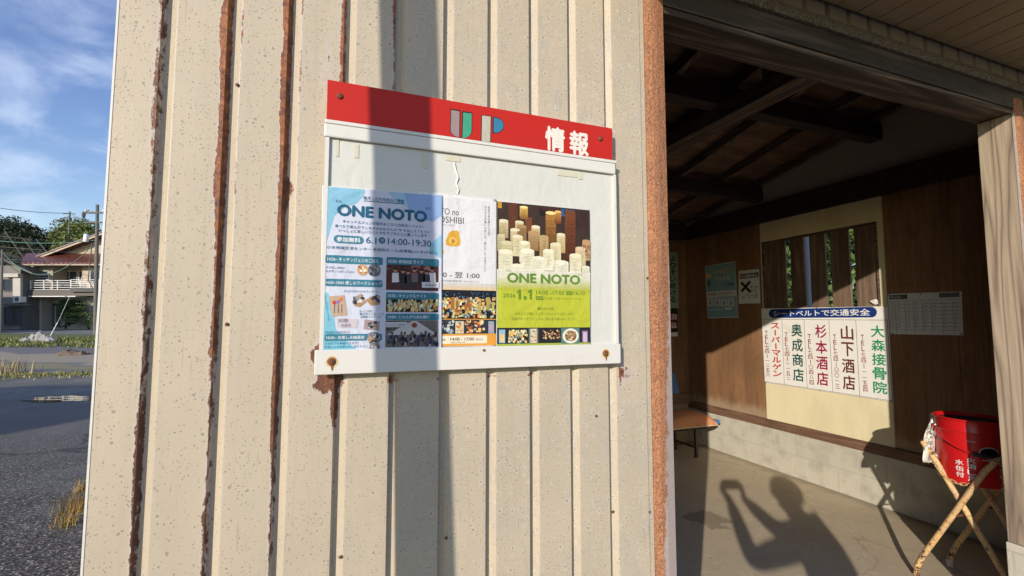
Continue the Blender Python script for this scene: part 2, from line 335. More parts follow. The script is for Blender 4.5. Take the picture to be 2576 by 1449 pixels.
M_RED = mat('red_enamel_panel', lambda T: T.mix(T.noise(T.co(), 12, 4), (.50, .016, .010, 1), (.44, .022, .014, 1)), .5, spec=.25)
M_PAPER = mat('paper_sheet', (.70, .70, .69), .6, bump=lambda T: T.noise(T.co(), 14, 4, .55, .8), disp=.004)
M_SCREW = mat('rusty_screw', lambda T: T.mix(.55, rustcol(T, T.co(), 2), (.04, .025, .02, 1)), .8)
M_STAIN = mat('rust_stain', lambda T: T.mix(T.noise(T.co(), 300, 3), (.30, .12, .035, 1), (.16, .06, .02, 1)), .7)
M_TAPE = mat('yellowed_tape', lambda T: T.mix(T.noise(T.co(), 60, 3), (.58, .54, .38, 1), (.60, .58, .47, 1)), .35)
M_SOFFIT = mat('tan_soffit_boards', lambda T: T.mix(T.noise(T.co((1, .1, 1)), 14, 4), (.44, .32, .175, 1), (.31, .22, .12, 1)), .75, bump=lambda T: T.noise(T.co((1, .1, 1)), 50, 3), disp=.001)
M_FASCIA = mat('rough_cast_flashing', lambda T: T.mix(T.ss(T.noise(T.co(), 120, 4, .7), .35, .68), (.07, .054, .042, 1), (.20, .165, .13, 1)), .9, bump=lambda T: T.noise(T.co(), 150, 4, .7), disp=.0025)
M_GREYFASC = mat('grey_fascia', lambda T: T.mix(T.noise(T.co((.2, 1, 1)), 10, 4), (.075, .058, .043, 1), (.045, .036, .028, 1)), .8)

# ================================================================== GROUND
def gz(x, y):                                          # the lot is level, then climbs gently towards the houses
    d = (Vector((x, y, 0)) - Vector((0, -DIST, 0))).dot(FV)
    t = min(max((d - 13.0) / 23.0, 0), 1); return -.03 + .80 * t
def gdepth(T):
    sp_ = T.n('ShaderNodeSeparateXYZ', {0: T.n('ShaderNodeTexCoord').outputs['Object']})
    d = T.math('ADD', T.math('MULTIPLY', sp_.outputs[0], FV.x), T.math('MULTIPLY', T.math('ADD', sp_.outputs[1], DIST), FV.y))
    e = T.math('ADD', T.math('MULTIPLY', sp_.outputs[0], RV.x), T.math('MULTIPLY', sp_.outputs[1], RV.y))
    return d, e
def ground_col(T):
    v = T.co(); d, e = gdepth(T); vo = T.n('ShaderNodeTexVoronoi', {'Vector': v, 'Scale': 62.0}); rc = T.n('ShaderNodeSeparateColor', {0: vo.outputs['Color']})
    a = T.ramp(rc.outputs[0], [(.0, (.055, .047, .038)), (.5, (.13, .112, .090)), (.86, (.23, .205, .168)), (.97, (.50, .46, .40))])
    a = T.mix(T.ss(vo.outputs['Distance'], .35, .75), a, (.025, .023, .021, 1))
    far = T.mix(T.noise(v, 3, 5, .7), (.165, .152, .13, 1), (.12, .112, .098, 1))
    a = T.mix(T.ss(d, 3.0, 9.0), a, far)
    a = T.mix(T.math('MULTIPLY', T.ss(T.noise(v, .7, 5, .6), .50, .68), .55), a, (.20, .19, .175, 1))
    a = T.mix(T.math('MULTIPLY', T.ss(T.noise(v, 1.3, 4, .6), .55, .7), T.math('MULTIPLY', T.ss(d, 4.5, 2.0), .6)), a, (.055, .034, .024, 1))
    tw_ = T.n('ShaderNodeVectorMath', {0: v, 1: T.n('ShaderNodeVectorMath', {0: T.n('ShaderNodeTexNoise', {'Vector': v, 'Scale': .9, 'Detail': 5.0}).outputs['Color'], 1: (1.6, 1.6, 0)}, operation='MULTIPLY').outputs[0]}, operation='ADD').outputs[0]
    ed_ = T.n('ShaderNodeTexVoronoi', {'Vector': tw_, 'Scale': .22}, feature='DISTANCE_TO_EDGE').outputs['Distance']
    a = T.mix(T.math('MULTIPLY', T.ss(ed_, .012, .004), .7), a, (.03, .028, .026, 1))
    a = T.mix(T.math('MULTIPLY', T.ss(T.noise(T.co((1, .35, 1), (0, 0, -.36)), 1.6, 6, .65), .50, .60), T.math('MULTIPLY', T.ss(d, 6, 12), .5)), a, (.27, .255, .225, 1))
    a = T.mix(T.math('MULTIPLY', T.ss(d, 12.6, 13.6), .45), a, (.19, .185, .17, 1))
    dd = T.math('ADD', T.math('ADD', d, T.math('MULTIPLY', e, .16)), T.math('MULTIPLY', T.math('SUBTRACT', T.noise(v, .35, 4), .5), 3.2))
    band = lambda lo, hi, c, a_: T.mix(T.math('MULTIPLY', T.ss(dd, lo, lo + .4), T.ss(dd, hi, hi - .4)), a_, c)
    a = band(12.2, 13.4, (.25, .22, .12, 1), a)
    a = band(13.4, 16.4, (.33, .275, .20, 1), a)
    a = band(16.4, 20.5, (.16, .155, .15, 1), a)
    a = band(20.5, 27.0, (.11, .14, .045, 1), a)
    a = band(27.0, 32.5, (.19, .185, .18, 1), a)
    return a
M_GROUND = mat('asphalt_lot', ground_col, lambda T: T.math('SUBTRACT', .93, T.math('MULTIPLY', T.noise(T.co(), 1.2, 3), .12)), bump=lambda T: T.n('ShaderNodeTexVoronoi', {'Vector': T.co(), 'Scale': 62.0}).outputs['Distance'], disp=.004)
xs = np.concatenate([np.linspace(-220, -45, 18), np.linspace(-42, 22, 65), np.linspace(26, 200, 16)]); ys = np.concatenate([np.linspace(-140, -12, 14), np.linspace(-10, 60, 71), np.linspace(66, 260, 16)])
g = MB(); g.add([(x, y, gz(x, y)) for y in ys for x in xs], [(j * len(xs) + i, j * len(xs) + i + 1, (j + 1) * len(xs) + i + 1, (j + 1) * len(xs) + i) for j in range(len(ys) - 1) for i in range(len(xs) - 1)])
tag(g.build('ground', M_GROUND, smooth=True), kind='structure')
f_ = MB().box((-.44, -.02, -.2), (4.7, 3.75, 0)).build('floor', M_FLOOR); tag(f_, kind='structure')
# puddle with a ragged shore, and stains worn into the slab
pc = on_z(172, 1003, -.026); pm = []
for k in range(48):
    t = 2 * math.pi * k / 48; rr = 1 + .16 * math.sin(3 * t + 1) + .10 * math.sin(7 * t) + .06 * math.sin(13 * t + 2)
    pm.append(tuple(pc + RV * (.80 * rr * math.cos(t)) + FV * (.36 * rr * math.sin(t))))
pw = MB().add([(p[0], p[1], -.025) for p in pm], [tuple(range(48))])
tag(pw.build('puddle', mat('still_water', (.012, .012, .012), .02, spec=1.0)), kind='structure')

# ================================================================== THE SHELTER
XL, XO0, XO1, XS, YB = -.465, .977, 3.088, 4.255, 3.63   # left corner, opening, side wall, back wall
SH = Th('bus_shelter', (1.9, 0, 0), 'wooden waiting shelter clad in rusty cream corrugated steel with a dark open front', 'shelter')
# --- corrugated siding: flat 96 mm panels between 30 mm grooves
def siding(x0, x1, z0, z1, first, name, under=None, dz=.02, rusty=True, deep=1.0):
    prof = [(x0, 0.0, -1, 9.)]; k0 = math.ceil((x0 - first + .002) / .1263)
    for k in range(k0, 60):
        a = first + k * .1263
        if a + .032 > x1: break
        for dx, dy in ((-.034, 0), (-.024, 0), (-.016, 0), (-.010, 0), (-.005, 0), (0, 0), (.0024, .0130 * deep), (.0045, .0150 * deep), (.0140, .0150 * deep), (.0158, .0138 * deep), (.0255, .0036 * deep), (.0285, .0005), (.0305, 0), (.035, 0), (.042, 0)):
            prof.append((a + dx, dy, k, dx))
    prof.append((x1, 0.0, -1, 9.)); prof = [p for p in prof if x0 <= p[0] <= x1]
    zs = np.arange(z0, z1 + dz, dz); vs = []; ru = []; ma = []
    TOP = {0: .62, 1: .86, 2: .92, 3: .80, 4: .62, 5: .34, 6: .36, 7: .30, 8: .26, 9: .30}
    LOW = {0: .64, 1: .64, 2: .56, 3: .30, 4: .38, 5: .22, 6: .18, 7: .20, 8: .14, 9: .30}
    for z in zs:
        for (x, y, k, dx) in prof:
            vs.append((x, y, z)); s_ = 0.0; m_ = 0.0
            if rusty and k >= 0:
                kk = min(k - k0, 9); t = min(max((z - 1.2) / .7, 0), 1); base = (LOW[kk] + (TOP[kk] - LOW[kk]) * t) * (1.0 + .10 * math.sin(z * 2.3 + kk * 1.9) + .09 * math.sin(z * 6.1 + kk * 3.1))
                wob = .5 + .5 * math.sin(z * 5.3 + kk * 2.1) * math.sin(z * 11.7 + kk) + .35 * max(0, math.sin(z * 17 + kk * 1.3)) ** 6
                if dx <= .006:
                    w = (.0075 + .008 * wob * (1 if kk < 4 else .5)) * (.5 + .5 * t); s_ = base * math.exp(-(max(0, -dx - .001) / w) ** 2) * (.85 + .25 * wob)
                    if 0 < dx: s_ = base * (.9 if kk < 4 else .4)
                elif dx < .0145: s_ = base * .22
                elif dx >= .0285: s_ = base * (.50 if kk < 3 else .32) * math.exp(-((dx - .0305) / .007) ** 2) * (.6 + .6 * wob)
                m_ = min(1, (1 - t) * .95 + (.55 if kk == 0 else 0)) if kk < 4 else .2
            if rusty:
                for (px, pz, wx, wz, q) in ((-.015, 1.42, .030, .055, 1.0), (-.052, 1.47, .022, .042, 1.0), (-.008, 1.35, .012, .075, .9), (-.03, 1.40, .028, .03, .95), (.125, 1.405, .02, .03, .7), (.795, 1.39, .016, .05, .75), (.50, 1.40, .03, .014, .62), (.39, 1.402, .03, .012, .55), (.24, 1.40, .05, .012, .5), (-.04, 2.17, .010, .16, .55), (-.13, 1.86, .022, .05, .85)):
                    s_ = max(s_, q * math.exp(-((x - px) / wx) ** 2 - ((z - pz) / wz) ** 2))
            ru.append(s_); ma.append(m_)
    n = len(prof); fs = [(j * n + i, j * n + i + 1, (j + 1) * n + i + 1, (j + 1) * n + i) for j in range(len(zs) - 1) for i in range(n - 1)]
    o = SH.part(MB().add(vs, fs), name, M_SIDE, under)
    for nm, dat in (('rust', ru), ('maroon', ma)):
        a_ = o.data.attributes.new(nm, 'FLOAT', 'POINT'); a_.data.foreach_set('value', np.array(dat, 'f'))
    return o
front = siding(XL, .884, -.04, 3.45, -.3885, 'corrugated_siding')
SH.part(MB().box((XL, .0158, -.04), (.884, .05, 3.44)), 'wall_frame', M_DARK)
SH.part(MB().box((XL - .0035, -.0010, -.04), (XL + .0006, .05, 3.45)), 'corner_trim', M_WHITE)
SH.part(MB().box((.8865, -.001, -.04), (.8995, .05, 2.738)), 'edge_flashing', M_SIDE)
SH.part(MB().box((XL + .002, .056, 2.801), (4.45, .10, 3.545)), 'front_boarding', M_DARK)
over = siding(.884, 4.45, 2.742, 3.45, .8866, 'corrugated_siding', rusty=False, deep=2.2)
over.data.materials.clear(); over.data.materials.append(mat('weathered_grey_steel', lambda T: T.mix(T.noise(T.co(), 9, 5), (.27, .235, .19, 1), (.17, .145, .12, 1)), .7))
siding(3.19, 4.45, -.04, 2.738, 3.215, 'corrugated_siding', rusty=False)
# exposed nail heads on the siding
for (px, py) in ((597, 214), (571, 816), (857, 1401), (1122, 1353), (1540, 1288), (1628, 700), (1634, 1288), (2236 / 1.4907, 1560 / 1.4907)):
    p = on_y(px, py, 0); SH.part(MB().ball((p.x, -.001, p.z), (.0042, .003, .0042), 8, 5), 'nail_head', M_SCREW, front)
def angle(xa, xb, sgn):
    mb = MB(); zs = np.arange(0, 2.70, .05); pr = [(xa, .004), (xa, -.004), (xa + (xb - xa) * .30, -.0120), (xa + (xb - xa) * .55, -.0120), (xb, -.004), (xb, .035)]
    mb.add([(x, y, z) for z in zs for x, y in pr], [(j * 6 + i, j * 6 + i + 1, (j + 1) * 6 + i + 1, (j + 1) * 6 + i) for j in range(len(zs) - 1) for i in range(5)])
    o = SH.part(mb, 'corner_angle', M_RUST)
    a_ = o.data.attributes.new('keep', 'FLOAT', 'POINT'); a_.data.foreach_set('value', np.full(len(o.data.vertices), 1.0 if sgn else 0.0, 'f')); return o
angle(.9005, XO0, 1); angle(XO1 + .012, XO1 + .10, 0)
# posts that frame the opening, on concrete feet
SH.part(MB().box((.90, .037, .02), (.972, .150, 2.573)), 'post', M_POST)
SH.part(MB().box((XO1, .001, .472), (XO1 + .125, .134, 2.573)), 'post', M_POST, bevel=.003)
SH.part(MB().box((XO1 - .004, -.01, 0), (XO1 + .128, .140, .468)), 'post_foot', M_BLOCK, bevel=.004)
SH.part(MB().box((XO1 - .0025, -.0045, .47), (XO1 + .011, .0005, 2.572)), 'edge_strip', mat('bare_zinc', lambda T: T.mix(T.noise(T.co(), 40, 4), (.50, .45, .40, 1), (.33, .27, .22, 1)), .55))
# lintel, fascia and the rough flashing above it
SH.part(MB().box((.974, .004, 2.576), (3.30, .138, 2.622)), 'lintel', M_LINTEL, bevel=.004)
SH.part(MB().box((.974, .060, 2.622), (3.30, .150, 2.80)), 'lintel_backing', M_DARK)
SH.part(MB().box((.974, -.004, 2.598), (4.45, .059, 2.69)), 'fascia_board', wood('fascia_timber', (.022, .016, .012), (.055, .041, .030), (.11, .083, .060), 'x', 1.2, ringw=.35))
fl = MB(); n = 240
for i in range(n): 
    pass
vs = []
for i in range(n + 1):
    x = .90 + 3.55 * i / n; j1, j2 = random.uniform(-.0025, .0025), random.uniform(-.0025, .0025)
    vs += [(x, .01, 2.685), (x, -.020 + j2, 2.686 + j1), (x, -.024 + j1, 2.712), (x, -.014 + j2, 2.739 + j1), (x, .012, 2.742)]
fl.add(vs, [(i * 5 + k, (i + 1) * 5 + k, (i + 1) * 5 + k + 1, i * 5 + k + 1) for i in range(n) for k in range(4)])
SH.part(fl, 'rough_flashing', M_FASCIA)
# canopy with boarded soffit
cn = MB(); x = .50
while x < 4.6:
    cn.box((x, -.57, 2.803), (x + .1145, -.012, 2.822)); x += .1205
can = SH.part(cn, 'canopy_soffit', M_SOFFIT, bevel=.0015, seg=1)
SH.part(MB().box((.48, -.585, 2.8235), (4.66, -.012, 2.90)), 'canopy_roof', M_GREYFASC, can)
# side wall at the right: plinth, sill, boards, cream panel with a slatted opening
SH.part(MB().box((XS, .02, 0), (XS + .16, YB, .424)), 'plinth', M_BLOCK, bevel=.004)
SH.part(MB().box((XS - .012, .14, .427), (XS + .14, YB - .002, .512)), 'sill', M_SILL, bevel=.004)
XB = XS + .012
def wy(x, y): p = on_x(x, y, XS); return p.y, p.z
cy0, cy1, cz0, cz1 = 1.275, 2.468, .514, 2.60
hy0, hy1, hz0, hz1 = wy(2207, 600)[0], wy(1918, 700)[0], 1.30, 2.395
def boards(bw, y0, y1, z0, z1, w=.30):
    y = y1
    while y > y0 + .004: bw.box((XB, max(y0, y - w + .003), z0), (XB + .03, y, z1)); y -= w
    return bw
SH.part(boards(MB(), cy1 + .002, YB - .002, .514, 2.60, .45), 'board_wall', M_BOARD); SH.part(boards(MB(), .15, cy0 - .002, .514, 2.60, .225), 'board_wall', M_BOARD)
cp = MB().box((XS, cy0, cz0), (XS + .035, cy1, hz0)).box((XS, cy0, hz1), (XS + .035, cy1, cz1)).box((XS, cy0, hz0), (XS + .035, hy0, hz1)).box((XS, hy1, hz0), (XS + .035, cy1, hz1))
SH.part(cp, 'cream_panel', M_CREAM)
wf = MB().box((XS + .001, hy0, hz1 - .018), (XS + .06, hy1, hz1 - .001)).box((XS + .001, hy0 + .001, hz0), (XS + .06, hy0 + .02, hz1 - .02)).box((XS + .001, hy1 - .02, hz0), (XS + .06, hy1 - .001, hz1 - .02))
win = SH.part(wf, 'slatted_window', M_DARKY)
M_SLAT = wood('slat_timber', (.07, .04, .026), (.17, .11, .075), (.27, .19, .13), 'z', 1.0, bands=7)
c7 = lambda x, y: ((2800 + x * .6211) / 1.4907, (700 + y * .6211) / 1.4907)
for a, b in ((100, 226), (258, 340), (375, 470), (502, 614), (648, 772)):
    ya, yb = wy(*c7(a, 520))[0], wy(*c7(b, 520))[0]
    SH.part(MB().box((XS + .022, yb, hz0), (XS + .044, ya, hz1 - .019)), 'slat', M_SLAT, win, bevel=.002)
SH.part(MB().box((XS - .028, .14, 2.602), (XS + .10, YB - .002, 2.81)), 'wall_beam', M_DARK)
SH.part(MB().add([(XS + .02, .05, 2.812), (XS + .02, YB, 2.812), (XS + .02, YB, 2.85), (XS + .02, .05, 3.545), (XS + .09, .05, 2.812), (XS + .09, YB, 2.812), (XS + .09, YB, 2.85), (XS + .09, .05, 3.545)], [(0, 1, 2, 3), (7, 6, 5, 4), (0, 4, 5, 1), (3, 2, 6, 7)]), 'gable_plaster', M_PLASTER)
# back and left walls
bk = MB(); x = XL + .05
while x < XS + .1: bk.box((x, YB, .0), (min(x + .297, XS + .16), YB + .03, 2.60)); x += .30
SH.part(bk, 'back_wall', M_BOARD)
SH.part(MB().box((XL + .05, YB - .05, .49), (XS - .002, YB - .001, .62)), 'back_rail', M_SILL)
SH.part(MB().box((XL + .05, YB - .09, 2.60), (XS - .03, YB + .05, 2.80)), 'wall_plate', M_DARK)
SH.part(MB().box((XL + .05, YB, 2.801), (XS + .02, YB + .03, 2.86)), 'back_plaster', M_PLASTER)
SH.part(MB().box((XL, .052, -.04), (XL + .05, YB + .03, 2.86)), 'left_wall', M_BOARD)
SH.part(MB().add([(XL, .052, 2.862), (XL, YB, 2.862), (XL, .052, 3.55), (XL + .05, .052, 2.862), (XL + .05, YB, 2.862), (XL + .05, .052, 3.55)], [(0, 2, 1), (3, 4, 5), (0, 3, 5, 2), (1, 2, 5, 4)]), 'left_gable', M_PLASTER)
# roof framing
rz = lambda y: 3.57 - .2 * y
rd = MB(); y = -.35
while y < 4.05:
    rd.hexa([(-.75, y, rz(y) + .002), (4.75, y, rz(y) + .002), (4.75, y + .178, rz(y + .178) + .002), (-.75, y + .178, rz(y + .178) + .002), (-.75, y, rz(y) + .02), (4.75, y, rz(y) + .02), (4.75, y + .178, rz(y + .178) + .02), (-.75, y + .178, rz(y + .178) + .02)]); y += .181
deck = SH.part(rd, 'roof_boards', M_DECK)
SH.part(MB().hexa([(-.8, -.4, rz(-.4) + .023), (4.8, -.4, rz(-.4) + .023), (4.8, 4.1, rz(4.1) + .023), (-.8, 4.1, rz(4.1) + .023), (-.8, -.4, rz(-.4) + .06), (4.8, -.4, rz(-.4) + .06), (4.8, 4.1, rz(4.1) + .06), (-.8, 4.1, rz(4.1) + .06)]), 'roof_sheet', M_GREYFASC, deck)
for k in range(9):
    x = 3.70 - .53 * k + (.5 if k == 0 else .0)
    x = 4.20 if k == 0 else 3.70 - .53 * (k - 1)
    SH.part(MB().hexa([(x, .16, rz(.16) - .085), (x + .045, .16, rz(.16) - .085), (x + .045, 4.0, rz(4) - .085), (x, 4.0, rz(4) - .085), (x, .16, rz(.16)), (x + .045, .16, rz(.16)), (x + .045, 4.0, rz(4)), (x, 4.0, rz(4))]), 'rafter', M_DARKY)
for yy in (1.24, 2.42):
    zt = rz(yy) - .09; SH.part(MB().box((XL + .05, yy, zt - .15), (XS + .018, yy + .11, zt)), 'purlin', M_DARK, bevel=.006)
SH.part(MB().box((2.535, .155, 3.0), (2.70, YB - .1, 3.12)), 'tie_beam', M_DARKY, bevel=.008)
SH.part(MB().box((2.56, .85, 3.121), (2.66, .95, 3.36)), 'strut', M_DARKY)
SH.part(MB().tube([(2.60, 1.36, 3.26), (2.603, 1.362, 3.18), (2.60, 1.362, 3.12)], .0025, 6), 'hanging_wire', mat('dull_wire', (.25, .25, .24), .4, .6))

# ================================================================== NOTICE BOARD
YP = -.030                                              # face of the board
def wpx(Y): return lambda x, y: (lambda p: (p.x, p.z))(on_y(x, y, Y))
NB = Th('notice_board', (.36, -.015, 1.42), 'white notice board with a red header hung on the corrugated wall', 'notice board')
bl = on_y(820, 880, YP); tr = on_y(1530, 410, YP)
x0, x1, zt, zr, zb, zf = -.043, .766, 2.128, 2.030, 1.425, 1.482
NB.part(MB().box((x0 + .006, -.026, zb + .01), (x1 - .006, -.006, zt - .004)), 'backing_panel', M_SHEET)
for xx in (.06, .40, .72):
    NB.part(MB().box((xx, -.0055, zb + .02), (xx + .05, -.0002, zt - .02)), 'mounting_batten', M_DARK)
hd = NB.part(MB().box((x0, YP - .004, zr), (x1 - .012, -.0262, zt)), 'header_panel', M_RED, bevel=.0012)
NB.part(MB().box((x0 - .004, YP - .0055, zr - .043), (x1 - .003, -.0262, zr - .010)), 'upper_rail', M_WHITE, bevel=.003)
NB.part(MB().box((x0 - .003, YP - .006, zr - .0095), (x1, -.0262, zr - .0005)), 'upper_lip', M_WHITE, bevel=.0012)
NB.part(MB().box((x0 - .010, YP - .0055, zb), (x1 + .004, -.0262, zf)), 'bottom_rail', M_WHITE, bevel=.002)
for xs_ in (x0 - .001, x1 - .010): NB.part(MB().box((xs_, YP - .003, zf + .0005), (xs_ + .009, -.0262, zr - .0435)), 'side_rail', M_WHITE)
c3 = lambda x, y: ((1200 + x * .4348) / 1.4907, (300 + y * .4348) / 1.4907)
hy = YP - .004
P = Print(lambda u, v, h: (u, hy - h, v), lambda x, y: wpx(hy)(*c3(x, y)))
K = lin(30, 22, 20)
def outlined(pts, col, g=7):
    q = [P.px(*p) for p in pts]; c = (sum(a for a, _ in q) / len(q), sum(b for _, b in q) / len(q))
    w, h = max(a for a, _ in q) - min(a for a, _ in q), max(b for _, b in q) - min(b for _, b in q)
    P.uv([(c[0] + (a - c[0]) * (1 + .0044 / w), c[1] + (b - c[1]) * (1 + .0044 / h)) for a, b in q], K, 1); P.uv(q, col, 2)
arc = lambda cx, cy, rx, ry, a0, a1: [(cx + rx * math.cos(R(a0 + (a1 - a0) * i / 8)), cy + ry * math.sin(R(a0 + (a1 - a0) * i / 8))) for i in range(9)]
outlined([(1130, 258), (1203, 271), (1200, 496)] + arc(1196, 425, 70, 66, 90, 180), lin(160, 140, 142))
outlined([(1234, 280), (1308, 290)] + arc(1236, 435, 70, 66, 0, 90) + [(1228, 505)], lin(70, 165, 135))
outlined([(1398, 306), (1472, 316), (1467, 536), (1393, 528)], lin(190, 188, 175))
outlined([(1498, 322)] + arc(1512, 392, 71, 64, -72, 90) + [(1496, 452)], lin(58, 130, 170))
NB.part(P.mb, 'header_emblem', prints(), hd); P.mb = MB()
P.text('情', 1940, 390, 606, 2112, lin(238, 232, 225), 2, .035); P.text('報', 2150, 430, 640, 2316, lin(238, 232, 225), 2, .035)
NB.part(P.mb, 'header_lettering', prints(), hd)
for nm_, px, py, yy in (('screw', 855, 242, hy), ('screw', 1510, 349, hy), ('screw', 835, 911, YP - .0055), ('screw', 1524, 890, YP - .0055), ('nail', 1217, 881, YP - .0055)):
    p = on_y(px, py, yy); rr = .0075 if nm_ == 'screw' else .0035
    if py > 800 and nm_ == 'screw':
        for q_, off, mm_ in ((1.75, .0003, mat('pale_rust_bloom', (.62, .44, .20), .7)), (1.32, .0006, M_STAIN)):
            st = MB(); st.add([(p.x + rr * q_ * math.cos(t) * (1 + .10 * math.sin(3 * t + off * 9000)), yy - off, p.z + rr * q_ * math.sin(t) - (.010 if 4.5 < t < 4.95 else 0) + .001) for t in [2 * math.pi * k / 28 for k in range(28)]], [tuple(range(28))]); NB.part(st, 'rust_stain', mm_)
    s_ = NB.part(MB().ball((p.x, yy - .0012, p.z), (rr, .0035, rr), 14, 7), nm_, M_SCREW, smooth=True)
# brittle yellow tape left from older sheets, and a torn strip of old film
for (a, b, c, d) in ((1122, 391, 1158, 408), (1402, 428, 1452, 447), (892, 362, 902, 398), (845, 352, 852, 394), (1062, 388, 1076, 424), (1455, 432, 1465, 452)):
    p, q = on_y(a, b, -.0265), on_y(c, d, -.0265)
    NB.part(MB().box((p.x, -.0275, q.z), (q.x, -.0266, p.z)), 'tape_strip', M_TAPE)
tw = MB(); pts = [on_y(x, y, -.0268) for x, y in ((1141, 408), (1146, 430), (1151, 448), (1147, 462), (1152, 478), (1150, 488))]
tw.add([q for i, p in enumerate(pts) for q in ((p.x - .0014 - .001 * (i % 2), -.0268, p.z), (p.x + .0016, -.031 + .002 * (i % 2), p.z))], [(2 * i, 2 * i + 1, 2 * i + 3, 2 * i + 2) for i in range(len(pts) - 1)])
NB.part(tw, 'torn_film', M_WHITE)

# ------------------------------------------------------------------ posters on the board
def sheet(name, corners, Y, label, cat, m=M_PAPER, bow=.0025, group=None):
    """a sheet of paper with a faint curl, 0.4 mm thick; corners TL, TR, BR, BL in photo pixels"""
    q = [on_y(x, y, Y) for x, y in corners]; n, mm = 14, 18; vs = []
    for j in range(mm + 1):
        for i in range(n + 1):
            s_, t = i / n, j / mm; a = q[0].lerp(q[1], s_); b = q[3].lerp(q[2], s_); p = a.lerp(b, t)
            vs.append((p.x, Y - bow_at(s_, t, bow), p.z))
    e = Th(name, (q[3].x, Y, q[3].z), label, cat, group)
    o = e.part(MB().add(vs, [(j * (n + 1) + i, (j + 1) * (n + 1) + i, (j + 1) * (n + 1) + i + 1, j * (n + 1) + i + 1) for j in range(mm) for i in range(n)]), 'paper', m, smooth=True)
    sd = o.modifiers.new('thick', 'SOLIDIFY'); sd.thickness = .0004; sd.offset = -1
    xa, xb, za, zb_ = min(p.x for p in q), max(p.x for p in q), min(p.z for p in q), max(p.z for p in q)
    def mp(u, v, h): return (u, Y - bow_at(min(max((u - xa) / (xb - xa), 0), 1), min(max((zb_ - v) / (zb_ - za), 0), 1), bow) - h, v)
    return e, mp, Y
def bow_at(s, t, b): return 0.0
# -- middle poster (partly under the blue one)
c5 = lambda x, y: ((1640 + x * .483) / 1.4907, (700 + y * .483) / 1.4907)
E, mp, Y = sheet('poster', [c5(-150, 30), c5(458, 100), c5(455, 1242), c5(-160, 1242)], -.0282, 'white poster with a yellow wax candle, partly hidden under the blue poster', 'poster', bow=.0012)
P = Print(mp, lambda x, y: wpx(-.0282)(*c5(x, y)))
NIGHT = [lin(250, 225, 150), lin(240, 200, 110), lin(255, 240, 200), lin(180, 200, 180), lin(200, 130, 60), lin(230, 160, 90), lin(120, 160, 170), lin(200, 190, 130)]
P.rect(-120, 62, 456, 735, lin(226, 226, 232), 1)
for k in range(10): P.rect(-120, 735 + k * 6, 456, 742 + k * 6, tuple(a + (b - a) * k / 9 for a, b in zip(lin(226, 226, 232), lin(240, 214, 165))), 1)
P.text('TO no', 22, 163, 213, 168, lin(88, 84, 86), 2, -.004); P.text('OSHIBI', 8, 226, 276, 205, lin(88, 84, 86), 2, -.004)
P.text('祈りへの灯火', 38, 288, 302, 135, lin(130, 126, 126), 2)
P.poly([(118, 341), (150, 340), (168, 350), (170, 385), (180, 420), (176, 455), (150, 465), (90, 462), (68, 450), (66, 418), (80, 385), (88, 358)], lin(222, 170, 60), 2)
P.disc(120, 420, 34, 30, lin(235, 195, 100), 3); P.disc(122, 425, 14, 16, lin(200, 140, 50), 4); P.rect(20, 490, 50, 520, lin(225, 180, 80), 2)
P.vtext('能登半島地震から2年', (400, 150), (400, 382), 17, lin(90, 88, 92)); P.vtext('それぞれの願いや想いを一緒に灯してみませんか', (374, 150), (370, 660), 17, lin(80, 78, 82))
P.text('0 - 翌 1:00', 42, 660, 705, 328, lin(95, 88, 85), 2, .012); P.text('町宇出津大宮坂広場「みなとのエリア」', 38, 722, 738, 325, lin(110, 100, 95), 2)
P.rect(-120, 795, 455, 1026, lin(26, 28, 36), 1); P.blobs(-60, 812, 455, 870, 60, [lin(70, 120, 180), lin(50, 90, 150), lin(120, 170, 200)], (2, 6), (2, 5), 2)
P.blobs(-60, 858, 455, 1022, 260, NIGHT, (5, 11), (6, 13), 2, 'rect'); P.blobs(-60, 860, 455, 980, 14, [lin(190, 170, 90), lin(170, 110, 60)], (9, 15), (26, 50), 3, 'rect')
P.rect(-120, 1026, 455, 1032, lin(235, 165, 70), 2)
P.rect(-120, 1032, 455, 1146, lin(48, 52, 60), 1); P.blobs(-10, 1036, 130, 1142, 40, [lin(170, 190, 200), lin(120, 140, 150), lin(210, 215, 210), lin(60, 70, 80)], (8, 18), (6, 14), 2)
P.rect(140, 1045, 205, 1140, lin(215, 205, 175), 4); P.blobs(145, 1050, 200, 1135, 14, [lin(210, 120, 80), lin(230, 180, 70), lin(120, 130, 120)], (5, 10), (4, 8), 5)
P.blobs(212, 1036, 370, 1142, 60, [lin(200, 110, 50), lin(240, 190, 110), lin(120, 60, 40), lin(230, 215, 180)], (5, 14), (5, 12), 2); P.rect(395, 1045, 440, 1140, lin(150, 170, 175), 4); P.rect(400, 1070, 436, 1120, lin(190, 160, 190), 5)
P.rect(-120, 1146, 455, 1242, lin(230, 160, 65), 1); P.rect(-120, 1160, 386, 1224, lin(238, 228, 205), 2, .3); P.text('14:00 - 17:00', 100, 1172, 1197, 282, lin(100, 88, 70), 3, .02); P.text('点灯16:10', 296, 1176, 1194, 355, lin(100, 88, 70), 3); P.text('会場 ▷ 小木港バス停', 105, 1204, 1216, 215, lin(100, 88, 70), 3); P.text('開催し', 38, 1182, 1196, 72, lin(100, 88, 70), 3)
E.part(P.mb, 'printing', prints())
